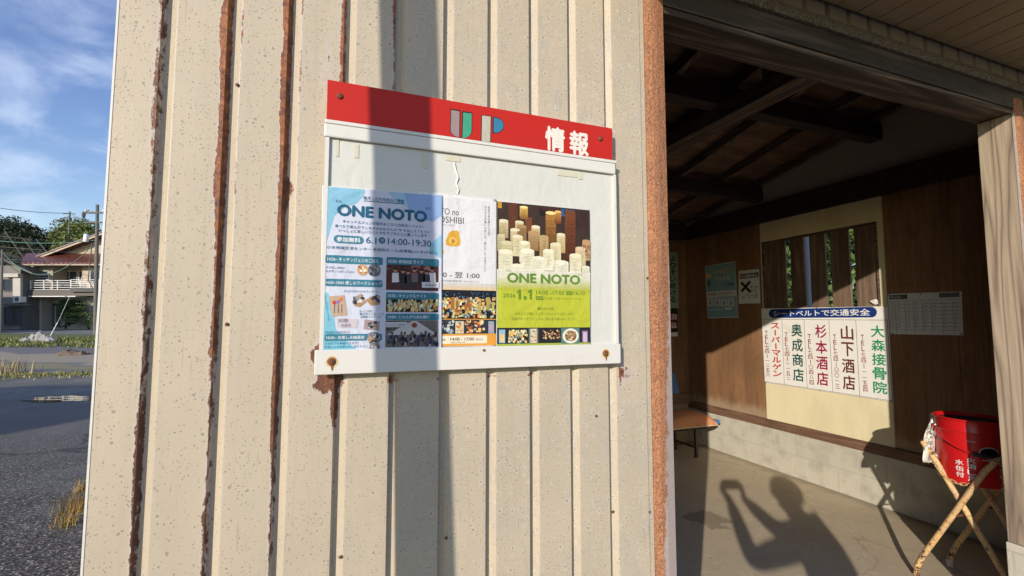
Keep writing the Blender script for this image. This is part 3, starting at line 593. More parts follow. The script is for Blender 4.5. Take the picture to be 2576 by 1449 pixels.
# -- lime green candle poster
E, mp, Y = sheet('poster', [c5(470, 108), c5(1180, 186), c5(1190, 1236), c5(458, 1242)], -.0296, 'lime green poster with rows of lit candles at the right end of the notice board', 'poster', bow=.0022)
P = Print(mp, lambda x, y: wpx(-.0296)(*c5(x, y)))
def wrect(y0, y1, col, L=1):                               # full-width band that follows the sheet's own edges
    a, b = P.px(466, y0), P.px(466, y1); u1 = P.px(1184, (y0 + y1) / 2)[0]; P.rectuv(P.px(462, 600)[0], b[1], u1, a[1], col, L)
wrect(114, 640, lin(62, 47, 38)); 
for x, w, y0, y1, c in ((470, 30, 112, 165, (200, 150, 50)), (552, 70, 122, 330, (96, 55, 35)), (640, 60, 150, 230, (225, 200, 120)), (680, 55, 235, 360, (120, 70, 45)), (795, 130, 158, 225, (38, 30, 30)), (960, 30, 172, 230, (60, 90, 140)), (1055, 110, 185, 320, (60, 40, 35))):
    P.rect(x, y0, x + w, y1, lin(*c), 2)
P.rect(985, 176, 1062, 215, lin(50, 100, 160), 2)
def candle(x, y, w, h, top, body, foot, L):
    for k in range(6):
        c = tuple(a + (b - a) * (k / 5) for a, b in zip(lin(*body), lin(*foot))); P.rect(x - w / 2, y + h * k / 6, x + w / 2, y + h * (k + 1) / 6 + 1, c, L)
    P.disc(x, y, w / 2, w * .17, lin(*top), L + .3, 16)
    if h > 70:
        for k in range(7): P.rect(x - w * .3 + random.random() * w * .3, y + h * (.25 + .08 * k), x + w * (.05 + random.random() * .3), y + h * (.27 + .08 * k), tuple(q * .55 for q in lin(*body)), L + .4)
CR, WARM = (232, 222, 190), (214, 198, 155)
for i, (x, y, w, h, top, body, foot) in enumerate([(880, 205, 80, 330, (250, 225, 150), (170, 120, 60), (70, 38, 24)), (1030, 195, 82, 370, (110, 70, 45), (118, 66, 38), (86, 46, 28)), (935, 195, 50, 90, (240, 200, 120), (200, 140, 70), (120, 70, 40)), (672, 160, 60, 90, (245, 225, 150), (220, 180, 90), (150, 100, 50)),
        (514, 265, 72, 130, CR, WARM, (170, 150, 110)), (636, 275, 66, 90, CR, WARM, (160, 130, 90)), (603, 335, 74, 120, CR, WARM, (175, 160, 120)), (655, 310, 72, 140, (170, 140, 95), (150, 115, 75), (140, 110, 70)), (763, 312, 66, 110, CR, WARM, (150, 120, 80)), (745, 355, 80, 140, (190, 150, 105), (186, 152, 108), (150, 115, 75)), (826, 388, 70, 150, (190, 160, 110), (190, 162, 115), (170, 145, 100)), (958, 372, 66, 140, CR, (222, 205, 160), (190, 165, 115)), (1155, 422, 62, 150, (190, 150, 110), (196, 158, 118), (180, 150, 110)), (495, 378, 60, 120, (210, 200, 165), (200, 188, 150), (190, 178, 140)), (535, 435, 90, 130, (215, 205, 170), (205, 195, 155), (200, 190, 150)), (622, 388, 80, 150, (235, 226, 195), (218, 206, 165), (215, 205, 170)), (677, 435, 84, 150, (240, 234, 206), (226, 216, 180), (224, 216, 184)), (917, 448, 82, 160, CR, (222, 210, 170), (220, 210, 175)), (1110, 480, 80, 150, (222, 200, 165), (212, 190, 150), (212, 196, 160)), (528, 505, 110, 150, (236, 230, 205), (226, 220, 188), (228, 224, 200)), (697, 500, 108, 160, (242, 238, 214), (232, 226, 196), (232, 228, 206)), (862, 500, 86, 150, (240, 235, 210), (230, 224, 192), (232, 228, 206)), (1070, 535, 92, 160, (238, 232, 205), (228, 220, 186), (230, 225, 200)), (785, 555, 90, 110, (240, 236, 214), (232, 228, 204), (236, 233, 215)), (962, 590, 110, 90, (240, 236, 214), (234, 230, 208), (236, 233, 215)), (620, 615, 100, 60, (238, 234, 212), (234, 230, 208), (236, 233, 215)), (1150, 625, 60, 60, (238, 234, 212), (234, 230, 208), (236, 233, 215))]):
    candle(x, y, w, h, top, body, foot, 3 + i * .12)
P.text('TO HEART', 800, 160, 185, 935, lin(120, 60, 50), 3); P.text('PUE', 1128, 455, 486, 1186, lin(120, 50, 40), 6); P.text('R', 1146, 490, 518, 1166, lin(120, 50, 40), 6); P.text('TO', 1142, 525, 552, 1182, lin(120, 50, 40), 6)
LIME, PALE = lin(188, 194, 58), lin(232, 230, 214)
for k in range(16): wrect(640 + k * 10, 651 + k * 10, tuple(a + (b - a) * max(0, (k - 5) / 10) ** .8 for a, b in zip(PALE, LIME)), 7)
wrect(800, 1096, LIME, 7); OL = lin(104, 140, 48)
P.text('わん', 530, 640, 662, 572, OL, 8); P.text('のと', 1090, 672, 694, 1124, OL, 8)
P.text('ONE NOTO', 538, 666, 746, 1106, OL, 8, .045)
P.text('2026', 508, 828, 860, 604, OL, 8, .02); P.text('1.1', 628, 797, 878, 733, OL, 8, .035); P.poly([(612, 818), (634, 798), (640, 798), (640, 812), (616, 830)], OL, 8); P.poly([(696, 818), (716, 798), (722, 798), (722, 812), (700, 830)], OL, 8); P.rect(668, 850, 690, 876, OL, 8); P.text('14:00 -17:00', 764, 806, 838, 983, OL, 8, .015)
P.rect(998, 812, 1047, 842, OL, 8, .25); P.text('点灯', 1004, 817, 838, 1042, LIME, 9); P.text('16:10', 1056, 812, 842, 1142, OL, 8, .012)
P.rect(763, 850, 820, 880, OL, 8, .25); P.text('会場', 769, 855, 876, 815, LIME, 9); P.text('小木港バス停', 828, 858, 878, 950, OL, 8); P.text('(能登町字小木港)', 958, 864, 876, 1116, lin(130, 160, 50), 8)
P.text('震災から2年', 775, 936, 958, 898, OL, 8, .01); P.text('みなさんの想いとともにキャンドルを灯します。', 603, 974, 998, 1060, OL, 8, .006); P.text('出店やキッチンジュンのごはんもお楽しみください。', 576, 1014, 1038, 1078, OL, 8, .006)
wrect(1096, 1222, lin(38, 38, 44), 7); wrect(1222, 1240, lin(165, 180, 70), 7)
P.rect(476, 1110, 524, 1215, lin(150, 185, 205), 8); P.rect(482, 1145, 518, 1205, lin(225, 200, 140), 9); P.blobs(545, 1110, 705, 1216, 90, NIGHT, (4, 8), (5, 10), 8, 'rect')
P.rect(708, 1100, 780, 1216, lin(120, 130, 125), 8); P.rect(720, 1105, 768, 1212, lin(222, 210, 180), 9); P.blobs(722, 1110, 766, 1205, 10, [lin(210, 120, 80), lin(230, 180, 70), lin(120, 130, 120)], (4, 9), (4, 8), 10)
P.blobs(815, 1110, 955, 1190, 50, [lin(180, 120, 80), lin(220, 190, 140), lin(90, 60, 50)], (4, 9), (4, 9), 8)
P.rect(958, 1098, 1100, 1220, lin(90, 130, 125), 8); P.disc(1032, 1158, 62, 58, lin(235, 232, 222), 9); P.disc(1032, 1158, 46, 42, lin(150, 120, 90), 9.3); P.blobs(992, 1122, 1072, 1194, 30, [lin(225, 205, 165), lin(190, 150, 110), lin(110, 120, 70), lin(120, 70, 50)], (4, 12), (4, 10), 9.6)
P.rect(1120, 1118, 1165, 1212, lin(150, 110, 160), 8); P.rect(1128, 1128, 1158, 1205, lin(205, 190, 205), 9)
E.part(P.mb, 'printing', prints())
# -- blue event poster
c4 = lambda x, y: ((1190 + x * .5313) / 1.4907, (650 + y * .5313) / 1.4907)
E, mp, Y = sheet('poster', [c4(36, 86), c4(882, 154), c4(878, 1252), c4(16, 1252)], -.0318, 'pale blue event poster full of small photos at the left end of the board', 'poster', bow=.0018)
P = Print(mp, lambda x, y: wpx(-.0318)(*c4(x, y)))
NAVY, SKY, BAR = lin(34, 100, 134), lin(140, 196, 226), lin(58, 128, 152)
P.poly([(42, 92), (878, 158), (874, 1246), (26, 1246)], lin(212, 216, 236), 1)
P.poly([(42, 92), (335, 115), (325, 165), (270, 215), (190, 240), (120, 300), (85, 420), (55, 520), (38, 540)], SKY, 2)
P.poly([(620, 140), (877, 158), (876, 300), (820, 340), (720, 320), (640, 250)], lin(150, 182, 232), 2); P.poly([(500, 130), (622, 140), (636, 240), (560, 200)], lin(168, 205, 232), 2)
P.poly([(876, 430), (800, 500), (790, 560), (874, 600)], lin(150, 200, 230), 2); P.poly([(32, 812), (80, 850), (110, 960), (130, 1100), (200, 1180), (280, 1246), (26, 1246)], lin(130, 196, 220), 2); P.poly([(36, 330), (70, 300), (60, 500), (34, 560)], lin(170, 185, 228), 3)
P.text('毎月１日の月命日に開催', 326, 160, 186, 612, NAVY, 4, .006); P.poly([(330, 192), (612, 214), (612, 219), (330, 197)], NAVY, 4)
P.text('わん', 130, 184, 206, 178, NAVY, 4); P.text('のと', 764, 236, 258, 800, NAVY, 4)
P.text('ONE NOTO', 140, 214, 300, 776, NAVY, 4, .05)
for t_, a, b, y in (('キャンドルジュンが毎月おこなう月命日イベント！', 180, 745, 326), ('食べたり飲んだりしながらみなさんの“今”をおしえてもらい', 124, 796, 358), ('いっしょに楽しいひとときをすごせたらと願っています', 152, 775, 390)): P.text(t_, a, y, y + 24, b, NAVY, 4, .006)
P.rect(116, 434, 328, 490, BAR, 4, 1); P.text('参加無料', 136, 446, 482, 305, lin(225, 230, 240), 5, .03)
P.text('6.1', 344, 448, 494, 418, NAVY, 4, .01); P.disc(456, 474, 23, 23, NAVY, 4); P.text('月', 446, 462, 486, 466, lin(220, 225, 238), 5); P.text('14:00-19:30', 498, 456, 502, 804, NAVY, 4, .008)
P.text('小木地域交流センター 多目的ホール(体育館) (小木15-30-1)', 66, 508, 536, 846, NAVY, 4, .006)
for a, b, c, d, t_, ta, tb in ((58, 575, 462, 632, '14:00~ キッチンジュンのごはん', 72, 436), (57, 743, 460, 795, '14:00~18:00 癒しのワークショップ', 60, 456), (52, 1135, 456, 1184, '18:00~ お楽しみ抽選会', 64, 332), (488, 590, 857, 645, '18:30~ ENBASE ライブ', 502, 748), (485, 838, 857, 888, '18:30~ キャンドルナイト', 498, 768), (482, 990, 857, 1036, '19:00~ じゃんがら念仏踊り', 498, 790)):
    P.rect(a, b, c, d, BAR, 4, .4); h_ = (d - b); P.text(t_, ta, b + h_ * .24, d - h_ * .24, tb, lin(228, 232, 240), 5, .014)
for t_, a, b, y in (('炊き出し当時の', 62, 192, 654), ('おかずいっぱいごはん！', 60, 262, 680), ('からだがほぐれるマッサージ', 188, 434, 822), ('ほっこり和む', 298, 390, 964), ('筆文字メッセージや', 298, 470, 984), ('似顔絵コーナーも！', 304, 452, 1004), ('内容は変更になる場合があります', 56, 232, 1114), ('どなたでも参加できます！', 54, 290, 1192), ('お気に入りを見つけに来て下さい', 54, 352, 1218)): P.text(t_, a, y, y + 18, b, NAVY, 4, .004)
P.vtext('モールフラワーづくり', (54, 860), (82, 1042), 14, NAVY, 4)
FOOD = [lin(210, 150, 90), lin(235, 215, 180), lin(160, 100, 60), lin(240, 230, 215)]; GREY = [lin(90, 95, 110), lin(150, 150, 165), lin(205, 205, 215), lin(60, 62, 75), lin(180, 150, 120)]
P.disc(320, 682, 40, 40, lin(205, 165, 120), 4); P.blobs(288, 652, 352, 712, 16, FOOD, (5, 12), (5, 10), 5); P.disc(402, 684, 45, 45, lin(110, 112, 128), 4.5); P.blobs(366, 648, 438, 722, 18, GREY, (6, 14), (6, 12), 5)
P.poly([(80, 868), (190, 860), (212, 1000), (104, 1012)], lin(196, 170, 146), 4); [P.disc(x, y, 13, 14, c, 5) for x, y, c in ((120, 912, lin(200, 60, 60)), (146, 908, lin(150, 120, 190)), (168, 890, lin(220, 120, 60)))]; [P.rect(x, 925, x + 7, 985, lin(110, 110, 130), 5) for x in (118, 146, 170)]
P.poly([(242, 905), (300, 868), (350, 905), (300, 945), (268, 938)], lin(178, 140, 100), 4); P.blobs(250, 850, 330, 930, 14, GREY, (8, 16), (8, 14), 5); P.poly([(340, 890), (400, 870), (446, 900), (440, 925), (380, 935)], lin(178, 140, 100), 4); P.blobs(360, 845, 440, 915, 14, GREY, (8, 16), (8, 14), 5)
P.poly([(142, 1020), (288, 1030), (280, 1092), (140, 1085)], lin(205, 196, 206), 4); P.text('あなたの笑顔が', 150, 1026, 1052, 218, lin(70, 60, 70), 5); P.text('大好き', 168, 1062, 1086, 236, lin(70, 60, 70), 5)
P.poly([(334, 1030), (440, 1045), (436, 1110), (324, 1100)], lin(170, 150, 155), 4); P.blobs(350, 1045, 420, 1095, 14, GREY, (8, 18), (8, 14), 5)
P.disc(396, 1160, 50, 42, lin(120, 118, 128), 6); P.blobs(352, 1125, 440, 1240, 46, GREY, (8, 18), (8, 16), 7)
P.rect(488, 642, 855, 822, lin(88, 42, 42), 4); P.blobs(490, 645, 853, 690, 24, [lin(130, 50, 50), lin(190, 120, 110), lin(60, 34, 36)], (8, 20), (6, 14), 5)
for i, x in enumerate((550, 605, 640, 685, 735, 770, 810)):                # a band posing on a stage
    y = 690 + 8 * (i % 3); c = [lin(225, 222, 226), lin(40, 36, 44), lin(60, 52, 60), lin(120, 100, 110), lin(36, 34, 40), lin(70, 60, 74)][i % 6]
    P.disc(x, y - 8, 13, 15, lin(200, 150, 130), 7); P.disc(x, y - 16, 14, 10, lin(40, 28, 30), 7.2); P.poly([(x - 22, y + 12), (x + 22, y + 12), (x + 26, y + 78), (x - 24, y + 80)], c, 7.4); P.poly([(x - 14, y + 80), (x + 12, y + 80), (x + 10, y + 118), (x - 12, y + 118)], lin(52, 48, 60), 7.3)
P.poly([(736, 768), (858, 770), (856, 808), (738, 808)], lin(220, 218, 226), 8); P.text('ENBASE', 760, 782, 796, 840, lin(110, 80, 90), 9)
P.rect(485, 886, 853, 978, lin(36, 28, 28), 4); P.blobs(486, 890, 852, 976, 190, NIGHT, (4, 8), (6, 12), 5, 'rect')
P.rect(482, 1038, 853, 1228, lin(112, 106, 104), 4); P.poly([(490, 1140), (670, 1042), (700, 1042), (850, 1140)], lin(200, 198, 200), 5); P.disc(684, 1072, 20, 18, lin(150, 70, 60), 6); P.blobs(484, 1042, 560, 1110, 20, [lin(80, 90, 70), lin(60, 66, 60)], (6, 16), (6, 14), 5)
P.blobs(484, 1110, 852, 1224, 90, [lin(50, 52, 76), lin(80, 82, 110), lin(180, 172, 170), lin(110, 90, 80), lin(36, 34, 44)], (6, 13), (10, 24), 6); P.rect(484, 1050, 634, 1086, lin(206, 206, 214), 7); P.text('じゃんがら遊劇隊', 492, 1060, 1080, 622, lin(110, 110, 130), 8)
E.part(P.mb, 'printing', prints())

# ================================================================== ON THE SHELTER'S WALLS
def xpx(X, f=lambda x, y: (x, y)): return lambda x, y: (lambda p: (-p.y, p.z))(on_x(*f(x, y), X))
def xmap(X): return lambda u, v, h: (X - h, -u, v)
# -- advertising board of local shops
XSG = XS - .010
q = [on_x(*c7(*p), XSG) for p in ((88, 736), (850, 722), (884, 1300), (110, 1180))]
SG = Th('shop_signboard', (XSG, q[3].y, q[3].z), 'white board listing five local shops under a blue road safety banner', 'signboard')
SG.part(MB().hexa([(XSG, p.y, p.z) for p in (q[3], q[2], q[1], q[0])] + [(XSG + .006, p.y, p.z) for p in (q[3], q[2], q[1], q[0])]), 'panel', mat('white_enamel_sheet', lambda T: T.mix(T.ss(T.noise(T.co(), 8, 5), .5, .8), (.78, .77, .73, 1), (.70, .67, .60, 1)), .4))
P = Print(xmap(XSG), xpx(XSG, c7), .0005)
P.rect(133, 741, 786, 793, lin(28, 58, 130), 1, 1); P.text('シートベルトで交通安全', 160, 749, 784, 745, lin(238, 238, 240), 2, .02)
SG.part(P.mb, 'banner', prints()); P.mb = MB()
DK = lin(60, 58, 66)
def line(a, b, w=2.2):
    ua, ub = P.px(*a), P.px(*b); d = Vector((ub[0] - ua[0], ub[1] - ua[1])).normalized() * .0016; n_ = (-d[1], d[0]); P.uv([(ua[0] - n_[0], ua[1] - n_[1]), (ub[0] - n_[0], ub[1] - n_[1]), (ub[0] + n_[0], ub[1] + n_[1]), (ua[0] + n_[0], ua[1] + n_[1])], DK, 1)
line((92, 800), (850, 806))
for a, b, c, d in ((213, 803, 228, 1196), (346, 804, 366, 1218), (496, 805, 521, 1243), (659, 806, 683, 1268), (848, 806, 882, 1298)): line((a, b), (c, d))
line((110, 1176), (882, 1294))
for t_, a, b, w, c, bd in (('スーパーマルゲン', (170, 820), (186, 1150), 54, (205, 55, 40), .03), ('奥成商店', (300, 822), (314, 1182), 66, (32, 88, 80), .02), ('杉本酒店', (446, 826), (460, 1208), 70, (160, 28, 80), .02), ('山下酒店', (604, 832), (620, 1234), 76, (108, 50, 44), .02), ('大森接骨院', (788, 832), (808, 1256), 84, (30, 150, 105), .02)):
    P.vtext(t_, a, b, w, lin(*c), 2, bd)
for t_, a, b in (('TEL七四ー一二五六', (118, 868), (130, 1150)), ('TEL七四ー一一五二', (238, 878), (254, 1172)), ('TEL七四ー〇四八四', (378, 888), (394, 1198)), ('TEL七四ー〇〇一三', (530, 890), (550, 1222)), ('TEL七四ー一一五四', (698, 892), (718, 1240))): P.vtext(t_, a, b, 26, lin(150, 40, 62), 2, .012)
SG.part(P.mb, 'lettering', prints())
for a in ((122, 738), (424, 730), (835, 724), (92, 905), (97, 1095), (118, 1180), (443, 1228), (872, 1296)):
    p = on_x(*c7(*a), XSG); SG.part(MB().ball((XSG - .001, p.y, p.z), (.003, .006, .006), 8, 5), 'nail', M_SCREW)
pq = on_x(*c7(775, 700), XS + .012); tp = MB().ball((XS + .012, pq.y, pq.z + .006), (.012, .035, .018), 10, 7)
for i, v in enumerate(tp.v): tp.v[i] = tuple(x + random.uniform(-.006, .006) for x in v)
tag(tp.build('crumpled_paper', mat('white_crumpled_paper', (.7, .69, .66), .7)), 'scrap of white paper stuck above the shop board at the last slat', 'paper')
# -- festival poster and dog notice on the brown boards
c6 = lambda x, y: ((2440 + x * .6903) / 1.4907, (700 + y * .6903) / 1.4907)
def flat_x(name, corners, f, X, label, cat):
    q = [on_x(*f(*p), X) for p in corners]; t_ = Th(name, (X, q[3].y, q[3].z), label, cat)
    t_.part(MB().hexa([(X, p.y, p.z) for p in (q[3], q[2], q[1], q[0])] + [(X + .0012, p.y, p.z) for p in (q[3], q[2], q[1], q[0])]), 'paper', M_PAPER)
    return t_, Print(xmap(X), xpx(X, f), .0004), q
XP = XB - .0035
t_, P, q = flat_x('poster', ((295, 432), (458, 405), (475, 710), (310, 715)), c6, XP, 'light blue festival poster pinned to the brown boards in shade', 'poster')
BL = lin(138, 176, 190)
P.poly([(298, 434), (456, 408), (473, 706), (312, 711)], BL, 1)
P.text('わくわく', 340, 434, 446, 374, lin(60, 70, 80), 2); P.text('ハッピー', 342, 452, 476, 440, lin(235, 190, 130), 2, .04); P.text('フェスタ', 350, 490, 514, 430, lin(245, 220, 180), 2, .04); P.text('in 能登町', 408, 524, 538, 454, lin(40, 60, 90), 2, .02)
P.rect(302, 572, 466, 604, lin(225, 225, 225), 2); P.text('6/15(日)', 314, 578, 596, 358, lin(150, 60, 60), 3, .03); P.text('能登町役場前駐車場', 366, 576, 586, 446, lin(80, 90, 100), 3); P.text('十時〜十五時', 368, 590, 598, 420, lin(80, 90, 100), 3)
for x in (306, 345, 382, 420): P.rect(x, 606, x + 34, 650, lin(214, 222, 224), 2, .2); P.text('福引券', x + 4, 612, 618, x + 30, lin(70, 90, 110), 3); P.rect(x + 12, 624, x + 22, 642, lin(120, 140, 150), 3)
P.disc(315, 485, 16, 14, lin(230, 200, 150), 2); P.rect(310, 508, 322, 545, lin(70, 100, 120), 2); P.text('主催 実行委員会', 312, 664, 674, 386, lin(220, 235, 240), 2); P.rect(402, 658, 440, 668, lin(235, 240, 240), 2)
t_.part(P.mb, 'printing', prints())
for a in ((312, 705), (462, 698)): p = on_x(*c6(*a), XP); t_.part(MB().ball((XP - .001, p.y, p.z), (.003, .005, .005), 8, 5), 'tack', M_SCREW)
t_, P, q = flat_x('notice', ((478, 458), (588, 447), (596, 633), (478, 637)), c6, XP, 'white notice with a black cross and a drawn dog, right of the blue festival poster', 'notice')
P.rect(484, 476, 586, 502, lin(70, 66, 66), 1); P.text('犬の糞尿禁止', 487, 480, 498, 582, lin(225, 225, 225), 2, .02)
def stroke(P, pts, w, col, L=2):
    uv = [P.px(*p) for p in pts]
    for a, b in zip(uv, uv[1:]):
        d = Vector((b[0] - a[0], b[1] - a[1])); n_ = Vector((-d.y, d.x)).normalized() * w / 2; d = d.normalized() * w * .3
        P.uv([(a[0] - d.x - n_.x, a[1] - d.y - n_.y), (b[0] + d.x - n_.x, b[1] + d.y - n_.y), (b[0] + d.x + n_.x, b[1] + d.y + n_.y), (a[0] - d.x + n_.x, a[1] - d.y + n_.y)], col, L)
stroke(P, [(494, 522), (540, 570)], .03, lin(40, 38, 38)); stroke(P, [(538, 518), (496, 568)], .03, lin(40, 38, 38))
IN = lin(70, 66, 66); ell = lambda cx, cy, rx, ry, n=14: [(cx + rx * math.cos(2 * math.pi * k / n), cy + ry * math.sin(2 * math.pi * k / n)) for k in range(n + 1)]
stroke(P, ell(561, 556, 15, 14), .005, IN); stroke(P, [(549, 548), (543, 540), (552, 541)], .005, IN); stroke(P, [(571, 546), (578, 538), (577, 550)], .005, IN); P.disc(557, 553, 2, 2, IN, 2); P.disc(566, 553, 2, 2, IN, 2); P.disc(560, 561, 3.5, 2.5, IN, 2)
stroke(P, [(550, 568), (538, 574), (530, 585), (533, 604), (539, 604), (542, 590), (556, 590), (558, 606), (564, 606), (566, 588), (574, 586), (576, 604), (580, 602), (576, 572)], .005, IN); stroke(P, [(496, 604), (502, 594), (510, 600), (508, 606), (496, 604)], .006, IN); stroke(P, [(526, 578), (518, 592), (512, 592)], .004, IN)
t_.part(P.mb, 'printing', prints())
# -- timetable sheet on the dark boards
t_, P, q = flat_x('timetable', ((853, 648), (1298, 632), (1308, 898), (868, 890)), c7, XP, 'wide pale timetable sheet tacked in the shade right of the shop board', 'timetable')
P.rect(860, 655, 970, 682, lin(92, 92, 94), 1); P.rect(1160, 642, 1284, 670, lin(110, 110, 112), 1); P.text('時刻表', 868, 660, 678, 930, lin(205, 205, 205), 2)
for x in (893, 952, 1002, 1058, 1110, 1175, 1240): P.rect(x, 690, x + 2.5, 884, lin(128, 128, 130), 1)
for k in range(9): P.rect(862, 692 + k * 21, 1296, 694 + k * 21, lin(150, 150, 152), 1)
for x in (868, 905, 962, 1012, 1068, 1122, 1186, 1250):
    for k in range(8): P.text('%d:%02d' % (7 + k + (x % 3), (x * 7 + k * 13) % 60), x, 696 + k * 21, 707 + k * 21, x + 22, lin(120, 120, 124), 2)
t_.part(P.mb, 'printing', prints())
for a in ((862, 652), (1050, 648), (1278, 640), (880, 884), (1298, 890)): p = on_x(*c7(*a), XP); t_.part(MB().ball((XP - .001, p.y, p.z), (.003, .006, .006), 8, 5), 'tack', M_SCREW)
# -- tall narrow poster on the back wall
YQ = YB - .003
q0, q1 = on_y(1672, 633, YQ), on_y(1705, 846, YQ)
t_ = Th('poster', (q0.x, YQ, q1.z), 'tall narrow poster with brush writing on the back wall beside the rusty jamb', 'poster')
t_.part(MB().box((q0.x, YQ, q1.z), (q1.x, YQ + .0012, q0.z)), 'paper', M_PAPER)
P = Print(lambda u, v, h: (u, YQ - h, v), wpx(YQ), .0005)
P.rect(1672, 633, 1704, 775, lin(150, 172, 160), 1); P.rect(1672, 775, 1704, 836, lin(40, 44, 46), 1); P.vtext('よりそい続ける', (1693, 642), (1693, 762), 15, lin(20, 22, 26), 2, .02); P.vtext('和也', (1694, 787), (1694, 828), 20, lin(230, 225, 222), 2, .09); P.vtext('和也', (1694, 787), (1694, 828), 20, lin(175, 26, 38), 3, .0)
t_.part(P.mb, 'printing', prints())

# ================================================================== BENCH AND CUSHION
BN = Th('bench', (3.2, 3.25, 0), 'low blue bench on slim brown legs along the back wall', 'bench')
M_BLUE = mat('blue_vinyl', lambda T: T.mix(T.noise(T.co(), 20, 4), (.055, .20, .44, 1), (.04, .15, .35, 1)), .45)
BN.part(MB().box((1.4, 3.01, .352), (4.16, 3.40, .392)), 'seat', M_BLUE, bevel=.012)
BN.part(MB().box((1.42, 3.03, .312), (4.10, 3.38, .350)), 'seat_frame', M_DARK)
bk = MB().hexa([(1.4, 3.49, .64), (4.0, 3.49, .64), (4.0, 3.515, .64), (1.4, 3.515, .64), (1.4, 3.545, .895), (3.975, 3.545, .895), (3.975, 3.570, .895), (1.4, 3.570, .895)])
BN.part(bk, 'backrest', M_BLUE, bevel=.008)
M_LEG = mat('brown_painted_steel', lambda T: T.mix(T.noise(T.co(), 40, 4), (.075, .028, .018, 1), (.045, .018, .012, 1)), .5)
for x in (1.6, 3.80):
    for y in (3.02, 3.36): BN.part(MB().box((x, y, .0), (x + .032, y + .032, .311)), 'leg', M_LEG, bevel=.003)
    BN.part(MB().box((x + .004, 3.53, .31), (x + .028, 3.56, .86)), 'back_support', M_LEG)
    BN.part(MB().box((x + .008, 3.053, .10), (x + .024, 3.359, .12)), 'stretcher', M_LEG)
BN.part(MB().bar((1.62, 3.22, .11), (3.81, 3.22, .11), .018, .018), 'stretcher', M_LEG)
# cushion: a soft square pad, plump in the middle, thin at its corners
cu = MB(); n = 22; top = []; bot = []
def cuxy(s, t): 
    k = 1 - .05 * (math.sin(math.pi * s) * (abs(2 * t - 1) ** 4) + math.sin(math.pi * t) * (abs(2 * s - 1) ** 4)); cx_, cy_ = 3.74, 3.165
    return cx_ + (s - .5) * .66 * k, cy_ + (t - .5) * .40 * k
vs = []
for sgn in (1, -1):
    for j in range(n + 1):
        for i in range(n + 1):
            s_, t = i / n, j / n; x, y = cuxy(s_, t); h = (math.sin(math.pi * s_) * math.sin(math.pi * t)) ** .42
            wr = .004 * math.sin(9 * s_ + 5 * t) * math.sin(7 * t) * h
            dr = max(0, (.16 - t) / .16) ** 2 * .045; vs.append((x, y, .402 - dr + (h * .105 + wr if sgn > 0 else -h * .003)))
m1 = (n + 1) ** 2; fs = [(j * (n + 1) + i, j * (n + 1) + i + 1, (j + 1) * (n + 1) + i + 1, (j + 1) * (n + 1) + i) for j in range(n) for i in range(n)]
cu.add(vs, fs + [tuple(m1 + k for k in reversed(f)) for f in fs])
def cush(T):
    v = T.co(); a = T.mix(T.noise(v, 7, 3), (.62, .27, .12, 1), (.50, .22, .11, 1))
    vo = T.n('ShaderNodeTexVoronoi', {'Vector': v, 'Scale': 9.0}); fl_ = T.ss(T.math('ADD', vo.outputs['Distance'], T.math('MULTIPLY', T.noise(v, 40, 2), .35)), .42, .34)
    return T.mix(T.math('MULTIPLY', fl_, .55), a, (.16, .065, .035, 1))
CU = Th('seat_cushion', (3.74, 3.20, .395), 'faded orange floor cushion lying on the blue bench', 'cushion')
CU.part(cu, 'pad', mat('orange_cushion_cloth', cush, .9, bump=lambda T: T.noise(T.co(), 300, 2), disp=.0008), smooth=True)
pp = [(*cuxy(s_, t), .401 - max(0, (.16 - t) / .16) ** 2 * .045) for s_, t in [(k / 16, 0) for k in range(17)] + [(1, k / 10) for k in range(1, 11)] + [(1 - k / 16, 1) for k in range(1, 17)] + [(0, 1 - k / 10) for k in range(1, 11)]]
CU.part(MB().tube(pp, .006, 6), 'piping', mat('pale_piping', (.62, .50, .34), .8), smooth=True)

# ================================================================== STAND WITH RED PAIL
def stand_col(T):
    v = T.co(); e = T.math('ADD', T.noise(v, 38, 5, .7), T.math('MULTIPLY', T.math('SUBTRACT', .32, T.n('ShaderNodeSeparateXYZ', {0: T.n('ShaderNodeTexCoord').outputs['Object']}).outputs[2]), .32))
    a = T.mix(T.ss(T.noise(v, 14, 4), .4, .65), (.66, .45, .20, 1), (.56, .38, .22, 1)); a = T.mix(T.ss(T.noise(v, 90, 4), .52, .66), a, (.40, .16, .045, 1))
    return T.mix(T.ss(e, .60, .66), a, (.055, .028, .018, 1))
M_STAND = mat('flaking_orange_tube', stand_col, .6, bump=lambda T: T.noise(T.co(), 160, 4), disp=.0012)
ST = Th('folding_stand', (3.49, .43, 0), 'rusty orange folding tube stand with crossed legs holding the red pail', 'stand')
XA, XBk, RT = 3.318, 3.652, .0152
def uframe(y_foot, y_top, z_top, bend, dx):
    """two straight legs bent at foot and top, joined by a bar at the top"""
    a, b = XA + dx, XBk - dx; s = 1 if y_top > y_foot else -1; pts = []
    leg = lambda x: [(x, y_foot, .012), (x, y_foot + s * .010, .07), (x, y_foot + s * .035, .13), (x, y_foot + (y_top - y_foot) * .90, z_top - .065), (x, y_top - s * .012, z_top - .03)]
    return leg(a), leg(b), [(a, y_top - s * .012, z_top - .03), (a, y_top, z_top - .008), (a + .02, y_top + s * .004, z_top), (b - .02, y_top + s * .004, z_top), (b, y_top, z_top - .008), (b, y_top - s * .012, z_top - .03)]
fA = uframe(.657, .262, .795, 0, -.002); fB = uframe(.195, .595, .815, 0, .026)
for la, lb, tb in (fA, fB):
    for l in (la, lb): ST.part(MB().tube(l, RT, 10), 'leg', M_STAND, smooth=True)
    ST.part(MB().tube(tb, RT, 10), 'top_bar', M_STAND, smooth=True)
